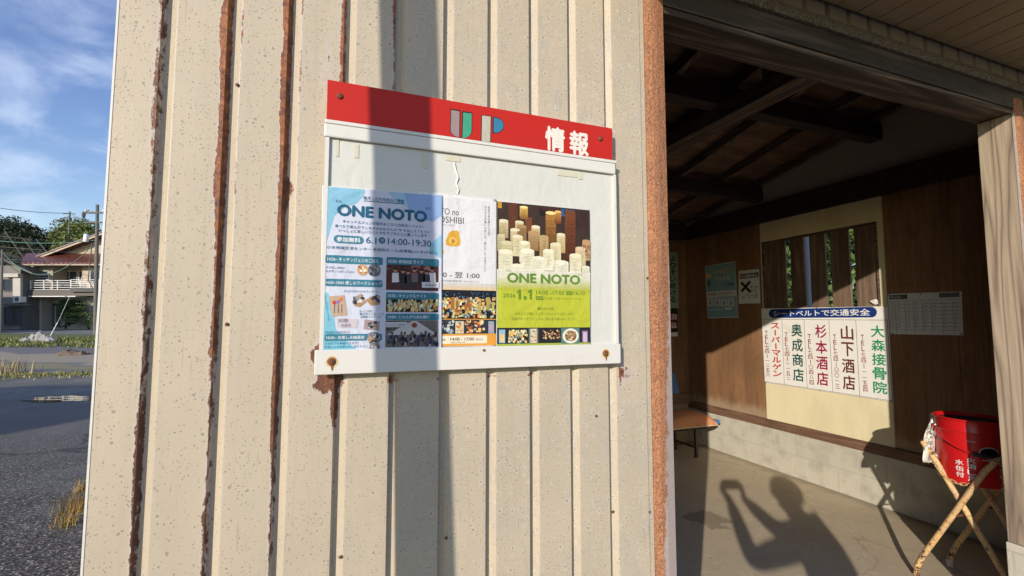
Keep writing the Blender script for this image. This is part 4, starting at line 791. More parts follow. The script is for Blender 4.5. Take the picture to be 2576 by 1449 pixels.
for l in (fA[1], fB[1]): ST.part(MB().lathe((l[0][0], l[0][1], 0), [(0, .0), (.0185, 0), (.0185, .038), (RT, .04)], 12), 'foot_cap', mat('grey_rubber_cap', (.42, .42, .40), .6), smooth=True)
for x in (XA + .01, XBk - .01): ST.part(MB().tube([(x - .025, .427, .445), (x + .03, .427, .445)], .006, 8), 'pivot', M_SCREW)
# two chains under the pail
for yc in (0,):
    for x in (XA + .012, XBk - .012):
        n = 11; p0, p1 = Vector((x, .300, .735)), Vector((x, .560, .735)); links = MB()
        for k in range(n):
            t = (k + .5) / n; c = p0.lerp(p1, t); c.z -= .46 * t * (1 - t); tan = Vector((0, p1.y - p0.y, -.46 * (1 - 2 * t))).normalized()
            nr = Vector((1, 0, 0)) if k % 2 else Vector((1, 0, 0)).cross(tan); L_ = .0165
            ring = [c + tan * (L_ * max(-1, min(1, 1.5 * math.cos(a)))) + nr * (.0075 * math.sin(a)) for a in [2 * math.pi * i / 12 for i in range(13)]]
            links.tube(ring, .0021, 5, cap=False)
        ST.part(links, 'chain', M_STAND)
PC, PR0, PR1, PZ0, PZ1 = Vector((3.485, .428, 0)), .156, .161, .622, .985
PL = Th('ash_pail', (PC.x, PC.y, PZ0), 'red tin pail with white writing resting in the orange folding stand', 'pail')
M_PAIL = mat('red_glossy_tin', lambda T: T.mix(T.ss(T.noise(T.co(), 60, 4), .66, .74), (.50, .010, .012, 1), (.34, .035, .03, 1)), lambda T: T.math('ADD', .22, T.math('MULTIPLY', T.noise(T.co(), 12, 3), .18)))
PL.part(MB().lathe((PC.x, PC.y, 0), [(0, PZ0 + .006), (PR0 - .006, PZ0 + .006), (PR0 - .002, PZ0), (PR0, PZ0 + .004), (PR0 + .002, PZ0 + .02), (PR1 - .004, PZ1 - .075), (PR1, PZ1 - .070), (PR1, PZ1 - .060), (PR1 - .003, PZ1 - .055), (PR1, PZ1 - .008), (PR1 - .006, PZ1 - .006), (PR0 - .008, PZ0 + .010), (0, PZ0 + .009)], 48), 'body', M_PAIL, smooth=True)
PL.part(MB().tube([(PC.x + (PR1 + .003) * math.cos(2 * math.pi * k / 48), PC.y + (PR1 + .003) * math.sin(2 * math.pi * k / 48), PZ1 - .004) for k in range(49)], .0055, 8, cap=False), 'rim', M_PAIL, smooth=True)
PL.part(MB().lathe((PC.x, PC.y, 0), [(0, PZ1 - .030), (.06, PZ1 - .016), (.11, PZ1 - .034), (PR1 - .010, PZ1 - .020)], 32), 'ash_sack', mat('black_plastic_sack', (.015, .016, .018), .35, bump=lambda T: T.noise(T.co(), 25, 4), disp=.01))
phi0 = math.atan2(-DIST - PC.y, -PC.x)                      # side of the pail turned to the opening
def pang(px): return phi0 + math.asin(max(-.98, min(.98, (px - 2443) / 84)))
def cylp(a, z, h=0): r_ = PR0 + (PR1 - PR0) * (z - PZ0) / (PZ1 - PZ0) + .0012 + h; return (PC.x + r_ * math.cos(a), PC.y + r_ * math.sin(a), z)
P = Print(lambda u, v, h: cylp(phi0 + u / .155, v, h), None, .0004); WH = lin(225, 222, 222)
def pcol(txt, px, z1, w, hh, b=.02):
    P.mb = MB()
    u = (pang(px) - phi0) * .155
    for i, ch in enumerate(txt): P.textuv(ch, u - w / 2, z1 - hh * (i + .92), u + w / 2, z1 - hh * (i + .06), WH, 1, b)
    PL.part(P.mb, 'lettering', prints())
pcol('水缶付', 2413, .760, .036, .034, .03); pcol('火消し用', 2439, .782, .036, .034, .03); pcol('&', 2470, .745, .032, .034); pcol('吸いがら入れ', 2503, .81, .036, .034, .03)
P.mb = MB()
u = (pang(2478) - phi0) * .155
for rr, c, L in ((1.0, WH, 1), (.88, lin(16, 16, 18), 2)): P.uv([(u + .042 * rr * math.cos(2 * math.pi * k / 24), .815 + .032 * rr * math.sin(2 * math.pi * k / 24)) for k in range(24)], c, L)
P.rectuv(u - .03, .772, u + .015, .776, WH, 1); uu = (pang(2440) - phi0) * .155; P.rectuv(uu - .012, .868, uu + .02, .871, WH, 1)
PL.part(P.mb, 'emblem', prints())
ha = phi0 - 1.25; hb = ha + math.pi
for a in (ha, hb):
    c = Vector(cylp(a, .925)); PL.part(MB().ball(c, (.015, .015, .010), 12, 8), 'handle_ear', mat('bright_zinc', (.62, .62, .60), .3, .9), smooth=True)
hp = []
for k in range(21):
    t = k / 20; a = ha + (hb - ha) * t; r_ = PR1 + .012; dz = -.125 * math.sin(math.pi * t); hp.append((PC.x + r_ * math.cos(a), PC.y + r_ * math.sin(a), .925 + dz))
hd_ = PL.part(MB().tube(hp, .0035, 8), 'handle', M_PAIL, smooth=True)
PL.part(MB().tube(hp[8:13], .011, 10), 'grip', mat('black_grip', (.012, .012, .012), .5), hd_, smooth=True)
# white plastic bag hung over the pail's ear
BG = Th('paper_tag', (3.40, .58, .70), 'crumpled white plastic sleeve with black handwriting hanging from the red pail', 'tag')
bm_ = MB(); n, mm = 8, 14; vs = []
c9 = lambda x, y: ((3400 + x * .276) / 1.4907, (1500 + y * .276) / 1.4907)
Lx = [(200, 320, 400), (255, 320, 430), (330, 300, 440), (430, 255, 440), (520, 238, 440), (620, 228, 438), (720, 225, 425), (800, 218, 415), (850, 230, 350)]
for j in range(mm + 1):
    t = j / mm * (len(Lx) - 1); k = min(int(t), len(Lx) - 2); f = t - k; y_, a, b = [Lx[k][i] + (Lx[k + 1][i] - Lx[k][i]) * f for i in range(3)]
    for i in range(n + 1):
        s_ = i / n; dep = .578 - .02 * s_ + .010 * math.sin(7 * s_ + j * .9) + .006 * math.sin(j * 1.7 + 11 * s_); vs.append(tuple(on_y(*c9(a + (b - a) * s_, y_), dep)))
bm_.add(vs, [(j * (n + 1) + i, (j + 1) * (n + 1) + i, (j + 1) * (n + 1) + i + 1, j * (n + 1) + i + 1) for j in range(mm) for i in range(n)])
o = BG.part(bm_, 'sleeve', mat('white_crumpled_plastic', lambda T: T.mix(T.noise(T.co(), 40, 4), (.74, .73, .68, 1), (.60, .58, .52, 1)), .5), smooth=True); sd = o.modifiers.new('thick', 'SOLIDIFY'); sd.thickness = .003
P = Print(lambda u, v, h: (u, .540 - h, v), lambda x, y: wpx(.540)(*c9(x, y)), .0005)
for i, ch in enumerate('の灰や及い殻'): x_, y_ = 285 + i * 9, 350 + i * 70; P.text(ch, x_, y_, y_ + 52, x_ + 48, lin(60, 60, 62), 1, .01)
BG.part(P.mb, 'handwriting', prints())

# ================================================================== THINGS OUTSIDE, BEHIND THE PHOTOGRAPHER
# steel pole whose shadow crosses the board
pb = Vector((.152 - SUNDIR.x / SUNDIR.y * .88, -.88, 0)); dist_h = 1.85 / SUNDIR.y; PO = Th('steel_pole', (pb.x - .02, pb.y, -.03), 'grey steel pole standing on the lot in front of the shelter', 'pole')
pfoot, ptop = Vector((pb.x + .118, pb.y, -.03)), Vector((pb.x - .124, pb.y, 5.6))
PO.part(MB().tube([pfoot, ptop], .0555, 24), 'shaft', mat('grey_galvanised', (.33, .33, .32), .45, .6), smooth=True)
PO.part(MB().lathe((pfoot.x, pb.y, 0), [(0, .14), (.14, .14), (.15, .12), (.15, -.03)], 20), 'concrete_base', M_BLOCK, smooth=True)
PO.part(MB().ball(ptop, (.056, .056, .03), 16, 6), 'cap', mat('grey_galvanised', 0), smooth=True)
# photographer
NL, SHV = Vector((SUNDIR.y, -SUNDIR.x, 0)).normalized(), Vector((SUNDIR.x, SUNDIR.y, 0)).normalized()
def LP(l, a, z): return Vector((0, -DIST, 0)) + NL * l + SHV * a + Vector((0, 0, z))
def skin(name, verts, edges, m, sub=2):
    me = bpy.data.meshes.new(name); me.from_pydata([tuple(v[0]) for v in verts], edges, []); o = bpy.data.objects.new(name, me); COL.objects.link(o)
    bm = bmesh.new(); bm.from_mesh(me); ly = bm.verts.layers.skin.verify()
    for i, v in enumerate(bm.verts):
        r_ = verts[i][1]; v[ly].radius = r_ if isinstance(r_, tuple) else (r_, r_)
        if i == 0: v[ly].use_root = True
    bm.to_mesh(me); bm.free()
    o.modifiers.new('skin', 'SKIN').use_smooth_shade = True; sb = o.modifiers.new('sub', 'SUBSURF'); sb.levels = sb.render_levels = sub
    dg = bpy.context.evaluated_depsgraph_get(); nm_ = bpy.data.meshes.new_from_object(o.evaluated_get(dg)); o.modifiers.clear(); o.data = nm_; nm_.name = name; nm_.materials.clear(); nm_.materials.append(m)
    return o
fdir = (NL * -.93 + SHV * .37).normalized(); rdir = Vector((fdir.y, -fdir.x, 0))
hips = LP(.62, -.30, .90); chest = LP(.585, -.26, 1.27); neck = LP(.545, -.235, 1.40)
hb_ = LP(.515, -.215, 1.475); hc = LP(.50, -.205, 1.575)
shl, shr = chest - rdir * .185 + Vector((0, 0, .055)), chest + rdir * .185 + Vector((0, 0, .055))
ell_, elr = LP(.165, -.27, 1.15), LP(.37, -.03, 1.235)
wrl, wrr = LP(.045, -.060, 1.415), LP(.165, -.055, 1.43)
V_ = [(hips, (.15, .12)), (hips.lerp(chest, .5), (.13, .105)), (chest, (.15, .11)), (neck, .066), (hb_, .074), (hc, (.098, .108)), (hc + Vector((0, 0, .055)), (.080, .090)), (hb_ + fdir * .062 + Vector((0, 0, -.005)), .030), (hc + fdir * .100 + Vector((0, 0, -.022)), .013),
      (shl, .062), (ell_, .046), (wrl, .032), (shr, .064), (elr, .046), (wrr, .032)]
E_ = [(0, 1), (1, 2), (2, 3), (3, 4), (4, 5), (5, 6), (4, 7), (5, 8), (2, 9), (9, 10), (10, 11), (2, 12), (12, 13), (13, 14)]
for sg in (-1, 1):
    h_ = hips + rdir * (.09 * sg) - Vector((0, 0, .08)); kn = h_ + fdir * .03 + Vector((0, 0, -.37)); an = Vector((h_.x, h_.y, .075)) + rdir * .02 * sg; to = an + fdir * .17 - Vector((0, 0, .045)); b = len(V_)
    V_ += [(h_, .085), (kn, .058), (an, .042), (to, (.045, .028))]; E_ += [(0, b), (b, b + 1), (b + 1, b + 2), (b + 2, b + 3)]
# phone and hands: fingers wrap its ends, thumb along the back
vdir = (FV * math.cos(PITCH) + Vector((0, 0, math.sin(PITCH)))).normalized(); upv = RV.cross(vdir).normalized()
ph0 = CAMP - vdir * .012                                     # the lens sits in the phone's upper corner
def PHP(a, b, c): return ph0 + RV * a + upv * b + vdir * c
for wr, ax, sg in ((wrl, -.016, -1), (wrr, .142, 1)):
    palm = PHP(ax + .012 * sg, -.075, -.055); b = len(V_); V_ += [(wr.lerp(palm, .5), (.030, .018)), (palm, (.034, .016))]; E_ += [(11 if sg < 0 else 14, b), (b, b + 1)]
    for k, (dz, L_) in enumerate(((-.018, .9), (-.036, 1.0), (-.054, .95), (-.072, .75))):
        c = len(V_); V_ += [(PHP(ax + .016 * sg, dz - .008, -.028), .0095), (PHP(ax + .013 * sg, dz, -.002 - .004), .0085), (PHP(ax - .010 * sg * L_, dz + .002, -.0085 + .0005), .0065)]; E_ += [(b + 1, c), (c, c + 1), (c + 1, c + 2)]
    c = len(V_); V_ += [(PHP(ax + .002 * sg, -.070, -.045), .011), (PHP(ax - .022 * sg, -.052, -.030), .0095), (PHP(ax - .036 * sg, -.036, -.026), .0075)]; E_ += [(b + 1, c), (c, c + 1), (c + 1, c + 2)]
M_SKIN = mat('skin_tone', lambda T: T.mix(T.noise(T.co(), 30, 3), (.50, .29, .19, 1), (.44, .24, .155, 1)), .55)
body = skin('body', V_, E_, M_SKIN)
PE = Th('person', (hips.x, hips.y, -.03), 'person in a dark jacket standing outside and holding up a phone in both hands', 'person')
adopt(body, PE.e)
up_ = lambda i, k: (V_[i][0], tuple(x * k for x in V_[i][1]) if isinstance(V_[i][1], tuple) else V_[i][1] * k)
jk = [up_(0, 1.12), up_(1, 1.16), up_(2, 1.14), (V_[3][0] - Vector((0, 0, .03)), .072), up_(9, 1.25), up_(10, 1.35), (V_[10][0].lerp(V_[11][0], .9), .042), up_(12, 1.25), up_(13, 1.35), (V_[13][0].lerp(V_[14][0], .9), .042), (hips - Vector((0, 0, .10)), (.168, .14))]
adopt(skin('jacket', jk, [(0, 1), (1, 2), (2, 3), (2, 4), (4, 5), (5, 6), (2, 7), (7, 8), (8, 9), (0, 10)], mat('dark_jacket_cloth', lambda T: T.mix(T.noise(T.co(), 200, 2), (.03, .035, .05, 1), (.045, .05, .07, 1)), .85)), PE.e)
tr_ = [up_(0, 1.06)]; te = []
for b in (15, 19): k = len(tr_); tr_ += [up_(b, 1.12), up_(b + 1, 1.3), (V_[b + 2][0] + Vector((0, 0, .03)), .062)]; te += [(0, k), (k, k + 1), (k + 1, k + 2)]
adopt(skin('trousers', tr_, te, mat('grey_trouser_cloth', (.07, .068, .065), .9)), PE.e)
for b in (15, 19):
    an, to = V_[b + 2][0], V_[b + 3][0]; adopt(skin('shoe', [(an - Vector((0, 0, .045)), (.046, .045)), (an - fdir * .05 - Vector((0, 0, .055)), (.038, .036)), (to - fdir * .06, (.046, .034)), (to + fdir * .02, (.038, .024))], [(0, 1), (0, 2), (2, 3)], mat('black_shoe', (.02, .02, .02), .5)), PE.e)
hr = MB().ball(hc + Vector((0, 0, .022)) - fdir * .028, (.128, .128, .130), 20, 14)
for i, v in enumerate(hr.v): v = Vector(v); k = 1 + .02 * math.sin(40 * v.x) * math.sin(37 * v.z); hr.v[i] = tuple(hc + (v - hc) * k)
PE.part(hr, 'hair', mat('black_hair', (.012, .010, .009), .5, bump=lambda T: T.noise(T.co((1, 1, .1)), 200, 2), disp=.003), smooth=True)
for sg in (-1, 1):
    PE.part(MB().ball(hc + fdir * .098 + rdir * .030 * sg + Vector((0, 0, -.002)), (.011, .011, .008), 10, 7), 'eye', mat('eye_white', (.6, .58, .55), .2), smooth=True)
    PE.part(MB().ball(hc + rdir * .104 * sg + Vector((0, 0, -.015)) - fdir * .005, (.014, .014, .030), 10, 7), 'ear', M_SKIN, smooth=True)
lips = MB(); mc = hb_ + fdir * .100 + Vector((0, 0, .028)); lips.tube([mc - rdir * .022 - fdir * .006, mc, mc + rdir * .022 - fdir * .006], [.002, .005, .002], 8); PE.part(lips, 'mouth', mat('lips', (.36, .12, .10), .5), smooth=True)
PHN = Th('smartphone', tuple(PHP(.063, -.037, -.004)), 'black smartphone held up sideways in both hands of the photographer', 'phone')
PHN.part(MB().hexa([PHP(a, b, c) for c in (-.008, 0) for a, b in ((-.016, -.083), (.142, -.083), (.142, .010), (-.016, .010))]), 'case', mat('black_phone_case', (.015, .015, .016), .4), bevel=.003)
PHN.part(MB().hexa([PHP(a, b, c) for c in (-.0092, -.0082) for a, b in ((-.012, -.079), (.138, -.079), (.138, .006), (-.012, .006))]), 'screen', mat('dark_screen', (.03, .035, .05), .1))

# ================================================================== FOLIAGE HELPERS
def leaves(name, C, size, cols, up=.4, aspect=1.0, m=None):
    """one leaf-sized face per centre, tilted at random"""
    C = np.asarray(C, float); n = len(C); a = RNG.normal(size=(n, 3)); a[:, 2] += up; a /= np.linalg.norm(a, axis=1)[:, None]
    r_ = RNG.normal(size=(n, 3)); b = np.cross(a, r_); b /= np.linalg.norm(b, axis=1)[:, None]; c = np.cross(a, b)
    s_ = (size * RNG.uniform(.6, 1.35, n))[:, None]; w = s_ * aspect
    v = np.stack([C - b * s_, C - c * w * .5 + a * s_ * .08, C + b * s_, C + c * w * .5 + a * s_ * .08], 1).reshape(-1, 3)
    me = bpy.data.meshes.new(name); me.vertices.add(4 * n); me.vertices.foreach_set('co', v.ravel().astype('f')); me.loops.add(4 * n); me.loops.foreach_set('vertex_index', np.arange(4 * n, dtype='i')); me.polygons.add(n); me.polygons.foreach_set('loop_start', np.arange(0, 4 * n, 4, dtype='i')); me.polygons.foreach_set('loop_total', np.full(n, 4, 'i')); me.update()
    at_ = me.attributes.new('Col', 'FLOAT_COLOR', 'FACE'); cc = np.ones((n, 4), 'f'); cc[:, :3] = cols; at_.data.foreach_set('color', cc.ravel())
    me.materials.append(m or leafmat()); o = bpy.data.objects.new(name, me); COL.objects.link(o); return o
def shade(base, n, spread=.35):
    base = np.array(base); k = RNG.choice(len(base), n); return base[k] * RNG.uniform(1 - spread, 1 + spread, (n, 1))
def clumps(cs, rs, per): 
    out = []
    for c, r_ in zip(cs, rs):
        d = RNG.normal(size=(per, 3)); d /= np.linalg.norm(d, axis=1)[:, None]; out.append(np.array(c) + d * (RNG.uniform(.35, 1, (per, 1)) ** .5) * np.array(r_))
    return np.concatenate(out)
def blades(name, pts, h, w, cols, lean=.35):
    n = len(pts); mb = MB()
    for i, p in enumerate(pts):
        a = random.uniform(0, 6.28); d = Vector((math.cos(a), math.sin(a), 0)); hh = h * random.uniform(.5, 1.25); l = d * hh * random.uniform(.1, lean) + Vector((0, 0, hh)); s_ = Vector((-d.y, d.x, 0)) * w; p = Vector(p); md = p + l * .55 - d * hh * .06
        mb.add([p - s_, p + s_, md + s_ * .7, md - s_ * .7, p + l], [(0, 1, 2, 3), (3, 2, 4)], tuple(cols[i]))
    return mb
# hedge seen through the slats
hc_ = [(random.uniform(8.6, 10.0), random.uniform(3.2, 12.5), random.uniform(.2, 4.1)) for _ in range(900)]
hp_ = clumps(hc_, [(.5, .5, .5)] * 900, 64)
HG = Th('hedge', (9.3, 8, 0), 'tall sunlit green hedge showing through the slatted window', 'hedge')
o = leaves('foliage', hp_, .08, shade([(.06, .105, .024), (.09, .145, .034), (.035, .06, .016), (.14, .19, .05)], len(hp_)), aspect=.9); adopt(o, HG.e)
st_ = MB()
for k in range(9): st_.tube([(9.3 + random.uniform(-.2, .2), 3.6 + k * 1.05, -.03), (9.3 + random.uniform(-.3, .3), 3.6 + k * 1.05 + random.uniform(-.3, .3), 2.6)], [.05, .02], 7)
HG.part(st_, 'stem', mat('brown_bark', lambda T: T.mix(T.noise(T.co(), 12, 4), (.09, .06, .04, 1), (.05, .035, .025, 1)), .9))
p = on_x(*c7(357, 520), 5.3); PP = Th('drain_pipe', (5.3, p.y, -.03), 'grey pipe standing outside behind the second gap of the slatted window', 'pipe')
PP.part(MB().tube([(5.3, p.y, -.03), (5.3, p.y, 3.4)], .065, 16), 'shaft', mat('blue_grey_pipe', (.30, .33, .38), .5), smooth=True)
PP.part(MB().tube([(5.3, p.y, 1.0), (5.3, p.y, 1.08)], .072, 16), 'collar', mat('blue_grey_pipe', 0), smooth=True)

# old nails and a knot of cobweb on the inside boards
for (px, py) in ((1880, 860), (1797, 905), (2300, 640), (2440, 592), (2287, 717), (1845, 980)):
    p = on_x(px, py, XB); SH.part(MB().ball((XB - .001, p.y, p.z), (.003, .007, .007), 8, 5), 'nail_head', M_SCREW)
# dry grass by the wall corner
def tuft(px, py, n, h, rad, label):
    c = on_z(px, py, -.03); pts = [(c.x + random.gauss(0, rad), c.y + random.gauss(0, rad), -.03) for _ in range(n)]; cols = shade([(.36, .21, .06), (.28, .20, .05), (.44, .28, .10), (.22, .22, .05), (.30, .15, .05)], n, .25)
    return tag(blades('grass_tuft', pts, h, .0024, cols, 1.1).build('grass_tuft', leafmat()), label, 'grass', 'dry grass tufts on the lot')
tuft(168, 1322, 90, .12, .04, 'small dry yellow grass tuft standing clear on the asphalt near the wall'); tuft(194, 1285, 150, .15, .05, 'larger dry orange grass tuft close to the corner of the wall'); tuft(216, 1236, 90, .12, .05, 'tiny greenish grass tuft touching the corner of the wall')

# ================================================================== HOUSES ACROSS THE ROAD
def GP(u, d): p = Vector((0, -DIST, 0)) + RV * u + FV * d; return (p.x, p.y, gz(p.x, p.y))
HD = 39.0; PXM = HD / 1147.0; H0 = at(78, 829, HD); HZ = H0.z
def hp3(px, py, v=0.0): return at(px, py, HD + v)
def hbox(mb, px0, py0, px1, py1, v0, v1):
    """block between two photo corners on the house front, v metres deep"""
    a, b, c, d = hp3(px0, py1, v0), hp3(px1, py1, v0), hp3(px1, py0, v0), hp3(px0, py0, v0); e = FV * (v1 - v0); mb.hexa([a, b, b + e, a + e, d, c, c + e, d + e]); return mb
hcp = lambda x, y: (x * .324, 469.6 + y * .324)
HM = Th('house', tuple(hp3(165, 829, 4)), 'two storey beige house with a red tiled roof and white balcony', 'house')
M_BEIGE = mat('beige_render', lambda T: T.mix(T.noise(T.co(), 1.5, 4), (.50, .42, .32, 1), (.42, .35, .265, 1)), .9)
M_GREYW = mat('grey_render', lambda T: T.mix(T.noise(T.co(), 1.2, 4), (.52, .49, .43, 1), (.42, .39, .34, 1)), .9)
M_TILE = mat('red_roof_tile', lambda T: T.mix(T.noise(T.co(), 4, 3), (.085, .024, .018, 1), (.15, .045, .03, 1)), .3, bump=lambda T: T.n('ShaderNodeTexWave', {'Vector': T.co((RV.x, RV.y, 0)), 'Scale': 1.6}, bands_direction='DIAGONAL').outputs[0], disp=.05)
M_GLASS = mat('window_glass', (.05, .06, .075), .08, spec=.8)
M_CURT = mat('pale_curtain', (.45, .44, .42), .8)
M_FRAME = mat('white_aluminium', (.72, .71, .69), .4)
M_GREYP = mat('dark_grey_trim', (.09, .085, .08), .7)
wl = HM.part(hbox(hbox(hbox(MB(), 78, 664, 133, 735, 0, 7), 133, 664, 207, 735, 1.3, 7), 207, 664, 330, 735, 0, 7), 'upper_wall', M_BEIGE)
HM.part(hbox(hbox(hbox(MB(), 76, 747, 104, 829, 0, 6.9), 104, 747, 190, 829, 1.0, 6.9), 190, 747, 330, 829, .25, 6.9), 'lower_wall', M_GREYW)
HM.part(hbox(MB(), 70, 733, 335, 744, -1.0, 0.9), 'lower_eave', mat('brown_eave_tile', (.12, .105, .09), .7)); HM.part(hbox(MB(), 70, 744.3, 190, 746.6, -1.05, .0), 'gutter', M_FRAME)
def railing(px0, px1, py0, py1, v):
    mb = MB()
    for k in range(5): y = py0 + (py1 - py0 - 1) * k / 4; hbox(mb, px0, y, px1, y + 1.3, v, v + .05)
    k = px0
    while k <= px1 + .5: hbox(mb, k, py0, k + 1.6, py1, v - .012, v + .062); k += (px1 - px0 - 1.6) / 3.0
    return mb
bal = HM.part(hbox(hbox(MB(), 73, 729, 180, 734, -.95, 0), 176, 724, 335, 734, -1.25, -.0), 'balcony_floor', M_GREYP)
HM.part(railing(75, 179, 705, 729, -.92), 'balcony_rail', M_FRAME, bal); HM.part(railing(177, 250, 703, 724, -1.22), 'balcony_rail', M_FRAME, bal); HM.part(railing(251, 334, 703, 724, -1.22), 'balcony_rail', M_FRAME, bal)
def window(px0, py0, px1, py1, v, bars=1, rows=0, m=M_GLASS):
    fr = MB()
    for a in [px0 + (px1 - px0 - 1.2) * k / (bars + 1) for k in range(bars + 2)]: hbox(fr, a, py0, a + 1.2, py1, v - .06, v - .002)
    for b in [py0 + (py1 - py0 - 1.2) * k / (rows + 1) for k in range(rows + 2)]: hbox(fr, px0 - .2, b, px1 + .2, b + 1.2, v - .065, v - .003)
    f = HM.part(fr, 'window', M_FRAME); HM.part(hbox(MB(), px0 + .4, py0 + .4, px1 - .4, py1 - .4, v - .03, v - .015), 'pane', m, f); return f
window(91.5, 681, 122, 704, 0, 0, 3); window(154, 682, 194, 712, 1.3, 1, 0); window(198, 682, 206, 712, 1.3, 0, 0); window(226, 676, 252, 712, 0, 1, 0)
window(193, 746.8, 246, 759, .25, 1, 0, M_CURT); window(193, 765, 246, 790, .25, 2, 0, M_CURT); window(94, 757, 101, 777, 0, 0, 3); window(110, 769, 124, 815, 1.0, 0, 4)
dr = HM.part(hbox(MB(), 131, 763, 150, 823, .95, 1.02), 'door', M_GREYP); HM.part(hbox(MB(), 137, 770, 141, 818, .93, .948), 'door_pane', M_CURT, dr)
# tiled skirt roof, gable above it
def slab(mb, pts, th): mb.hexa(list(pts) + [p + Vector((0, 0, th)) for p in pts]); return mb
HM.part(slab(MB(), [hp3(52, 664, -1.0), hp3(345, 664, -1.0), hp3(345, 640, 1.6), hp3(66, 640, 1.6)], .12), 'skirt_roof', M_TILE)
HM.part(hbox(MB(), 52, 664.6, 345, 667.3, -1.02, -.9), 'eave_gutter', M_BEIGE); HM.part(hbox(MB(), 99, 645.5, 180, 648, .6, .75), 'snow_bar', M_FRAME)
GA, GB, GC = hp3(124, 651, 1.5), hp3(300, 584, 1.5), hp3(476, 651, 1.5)
gw = MB(); bkv = FV * 6.0; gw.add([GA, GC, GB, GA + bkv, GC + bkv, GB + bkv], [(0, 1, 2), (5, 4, 3)]); HM.part(gw, 'gable_wall', M_BEIGE)
rf = MB()
for a, b in ((GA - RV * .25 + Vector((0, 0, -.06)), GB), (GC + RV * .25 + Vector((0, 0, -.06)), GB)): slab(rf, [a - FV * .8, b - FV * .8, b + bkv, a + bkv], .14)
rfo = HM.part(rf, 'gable_roof', M_TILE)
bb = MB()
for a, b in ((GA - RV * .25 + Vector((0, 0, -.06)), GB), (GC + RV * .25 + Vector((0, 0, -.06)), GB)): bb.bar(a - FV * .86 + Vector((0, 0, -.04)), b - FV * .86 + Vector((0, 0, -.02)), .06, .13)
HM.part(bb, 'barge_board', M_BEIGE, rfo); rt = MB()
for k in range(46): p_ = (GA - RV * .25 + Vector((0, 0, .10))).lerp(GB + Vector((0, 0, .16)), k / 45) - FV * .82; rt.ball(p_, (.10, .12, .075), 7, 5)
HM.part(rt, 'verge_tiles', mat('glazed_verge_tile', (.40, .30, .26), .2), rfo)
# old grey house at the frame's left edge
OH = Th('old_house', tuple(hp3(30, 829, 3)), 'old dark weathered house with grey boards left of the beige house', 'house')
M_OLD = mat('old_grey_boards', lambda T: T.mix(T.noise(T.co((1, 1, .2)), 3, 4), (.22, .21, .195, 1), (.14, .135, .125, 1)), .9)
OH.part(hbox(MB(), -150, 668, 52, 829, -1.5, 6), 'main_wall', M_OLD); OH.part(hbox(MB(), 52, 690, 74, 829, .5, 6), 'side_wall', M_GREYP)
OH.part(slab(slab(MB(), [hp3(-160, 655, -2.2), hp3(8, 655, -2.2), hp3(8, 655, 6), hp3(-160, 655, 6)], .15), [hp3(8, 655, -2.2), hp3(80, 690, -2.2), hp3(80, 690, 6), hp3(8, 655, 6)], .15), 'roof', mat('dark_roof_sheet', (.07, .065, .062), .6))
OH.part(hbox(MB(), 6, 688, 45, 697, -1.9, -1.5), 'ledge', M_GREYW); OH.part(hbox(MB(), 32, 698, 51, 762, -1.7, -1.5), 'pilaster', M_GREYW)
for a, b, c, d in ((7, 702, 31, 732), (9, 772, 30, 818), (33, 772, 50, 818)):
    f = OH.part(hbox(hbox(hbox(hbox(MB(), a, b, c, b + 1.5, -1.62, -1.5), a, d - 1.5, c, d, -1.62, -1.5), a, b, a + 1.3, d, -1.6, -1.5), c - 1.3, b, c, d, -1.6, -1.5), 'window', M_GREYP); OH.part(hbox(MB(), a + 1.2, b + 1.4, c - 1.2, d - 1.4, -1.55, -1.52), 'pane', M_GLASS, f)
OH.part(hbox(MB(), 5, 764, 76, 769, -2.0, -1.5), 'lean_to_edge', M_GREYP)
AC = OH.part(hbox(MB(), 35, 746, 53, 760, -2.1, -1.7), 'outdoor_unit', M_FRAME); fn = MB(); p_ = hp3(42, 753, -2.105)
fn.add([p_ + RV * .19 * math.cos(2 * math.pi * k / 20) + Vector((0, 0, .19 * math.sin(2 * math.pi * k / 20))) for k in range(20)], [tuple(range(20))]); OH.part(fn, 'fan_grille', M_GREYP, AC)
# neighbour standing outside the frame; its shade covers the lower storeys and the verge
def plain_house(c, w, d, h, rise, label):
    t = Th('house', (c.x, c.y, gz(c.x, c.y)), label, 'house'); z = gz(c.x, c.y) - .2
    q = [c - RV * w / 2 - FV * d / 2, c + RV * w / 2 - FV * d / 2, c + RV * w / 2 + FV * d / 2, c - RV * w / 2 + FV * d / 2]; q = [Vector((p.x, p.y, z)) for p in q]; U = Vector((0, 0, h)); r0, r1 = (q[0] + q[3]) / 2 + U + Vector((0, 0, rise)), (q[1] + q[2]) / 2 + U + Vector((0, 0, rise))
    mb = MB().hexa(q + [p + U for p in q]); mb.add([q[0] + U, q[3] + U, r0], [(0, 1, 2)]); mb.add([q[1] + U, q[2] + U, r1], [(0, 2, 1)]); wall = t.part(mb, 'wall', M_GREYW)
    rm = MB()
    for a, b in ((q[0], q[1]), (q[3], q[2])):
        o_ = (a - (r0 - U) ); o_ = Vector((a.x - r0.x, a.y - r0.y, 0)) * .12; slab(rm, [a + U + o_ - Vector((0, 0, .12)), b + U + o_ - Vector((0, 0, .12)), r1, r0], .14)
    t.part(rm, 'roof', M_TILE)
    for k in range(3):
        p = q[0].lerp(q[1], (k + .5) / 3) - FV * .02; f = t.part(MB().hexa([p + RV * a - FV * b + Vector((0, 0, c_)) for c_ in (1.0, 2.1) for a, b in ((-.6, .05), (.6, .05), (.6, -.01), (-.6, -.01))]), 'window', M_FRAME); t.part(MB().hexa([p + RV * a - FV * b + Vector((0, 0, c_)) for c_ in (1.06, 2.04) for a, b in ((-.54, .06), (.54, .06), (.54, .052), (-.54, .052))]), 'pane', M_GLASS, f)
    return t
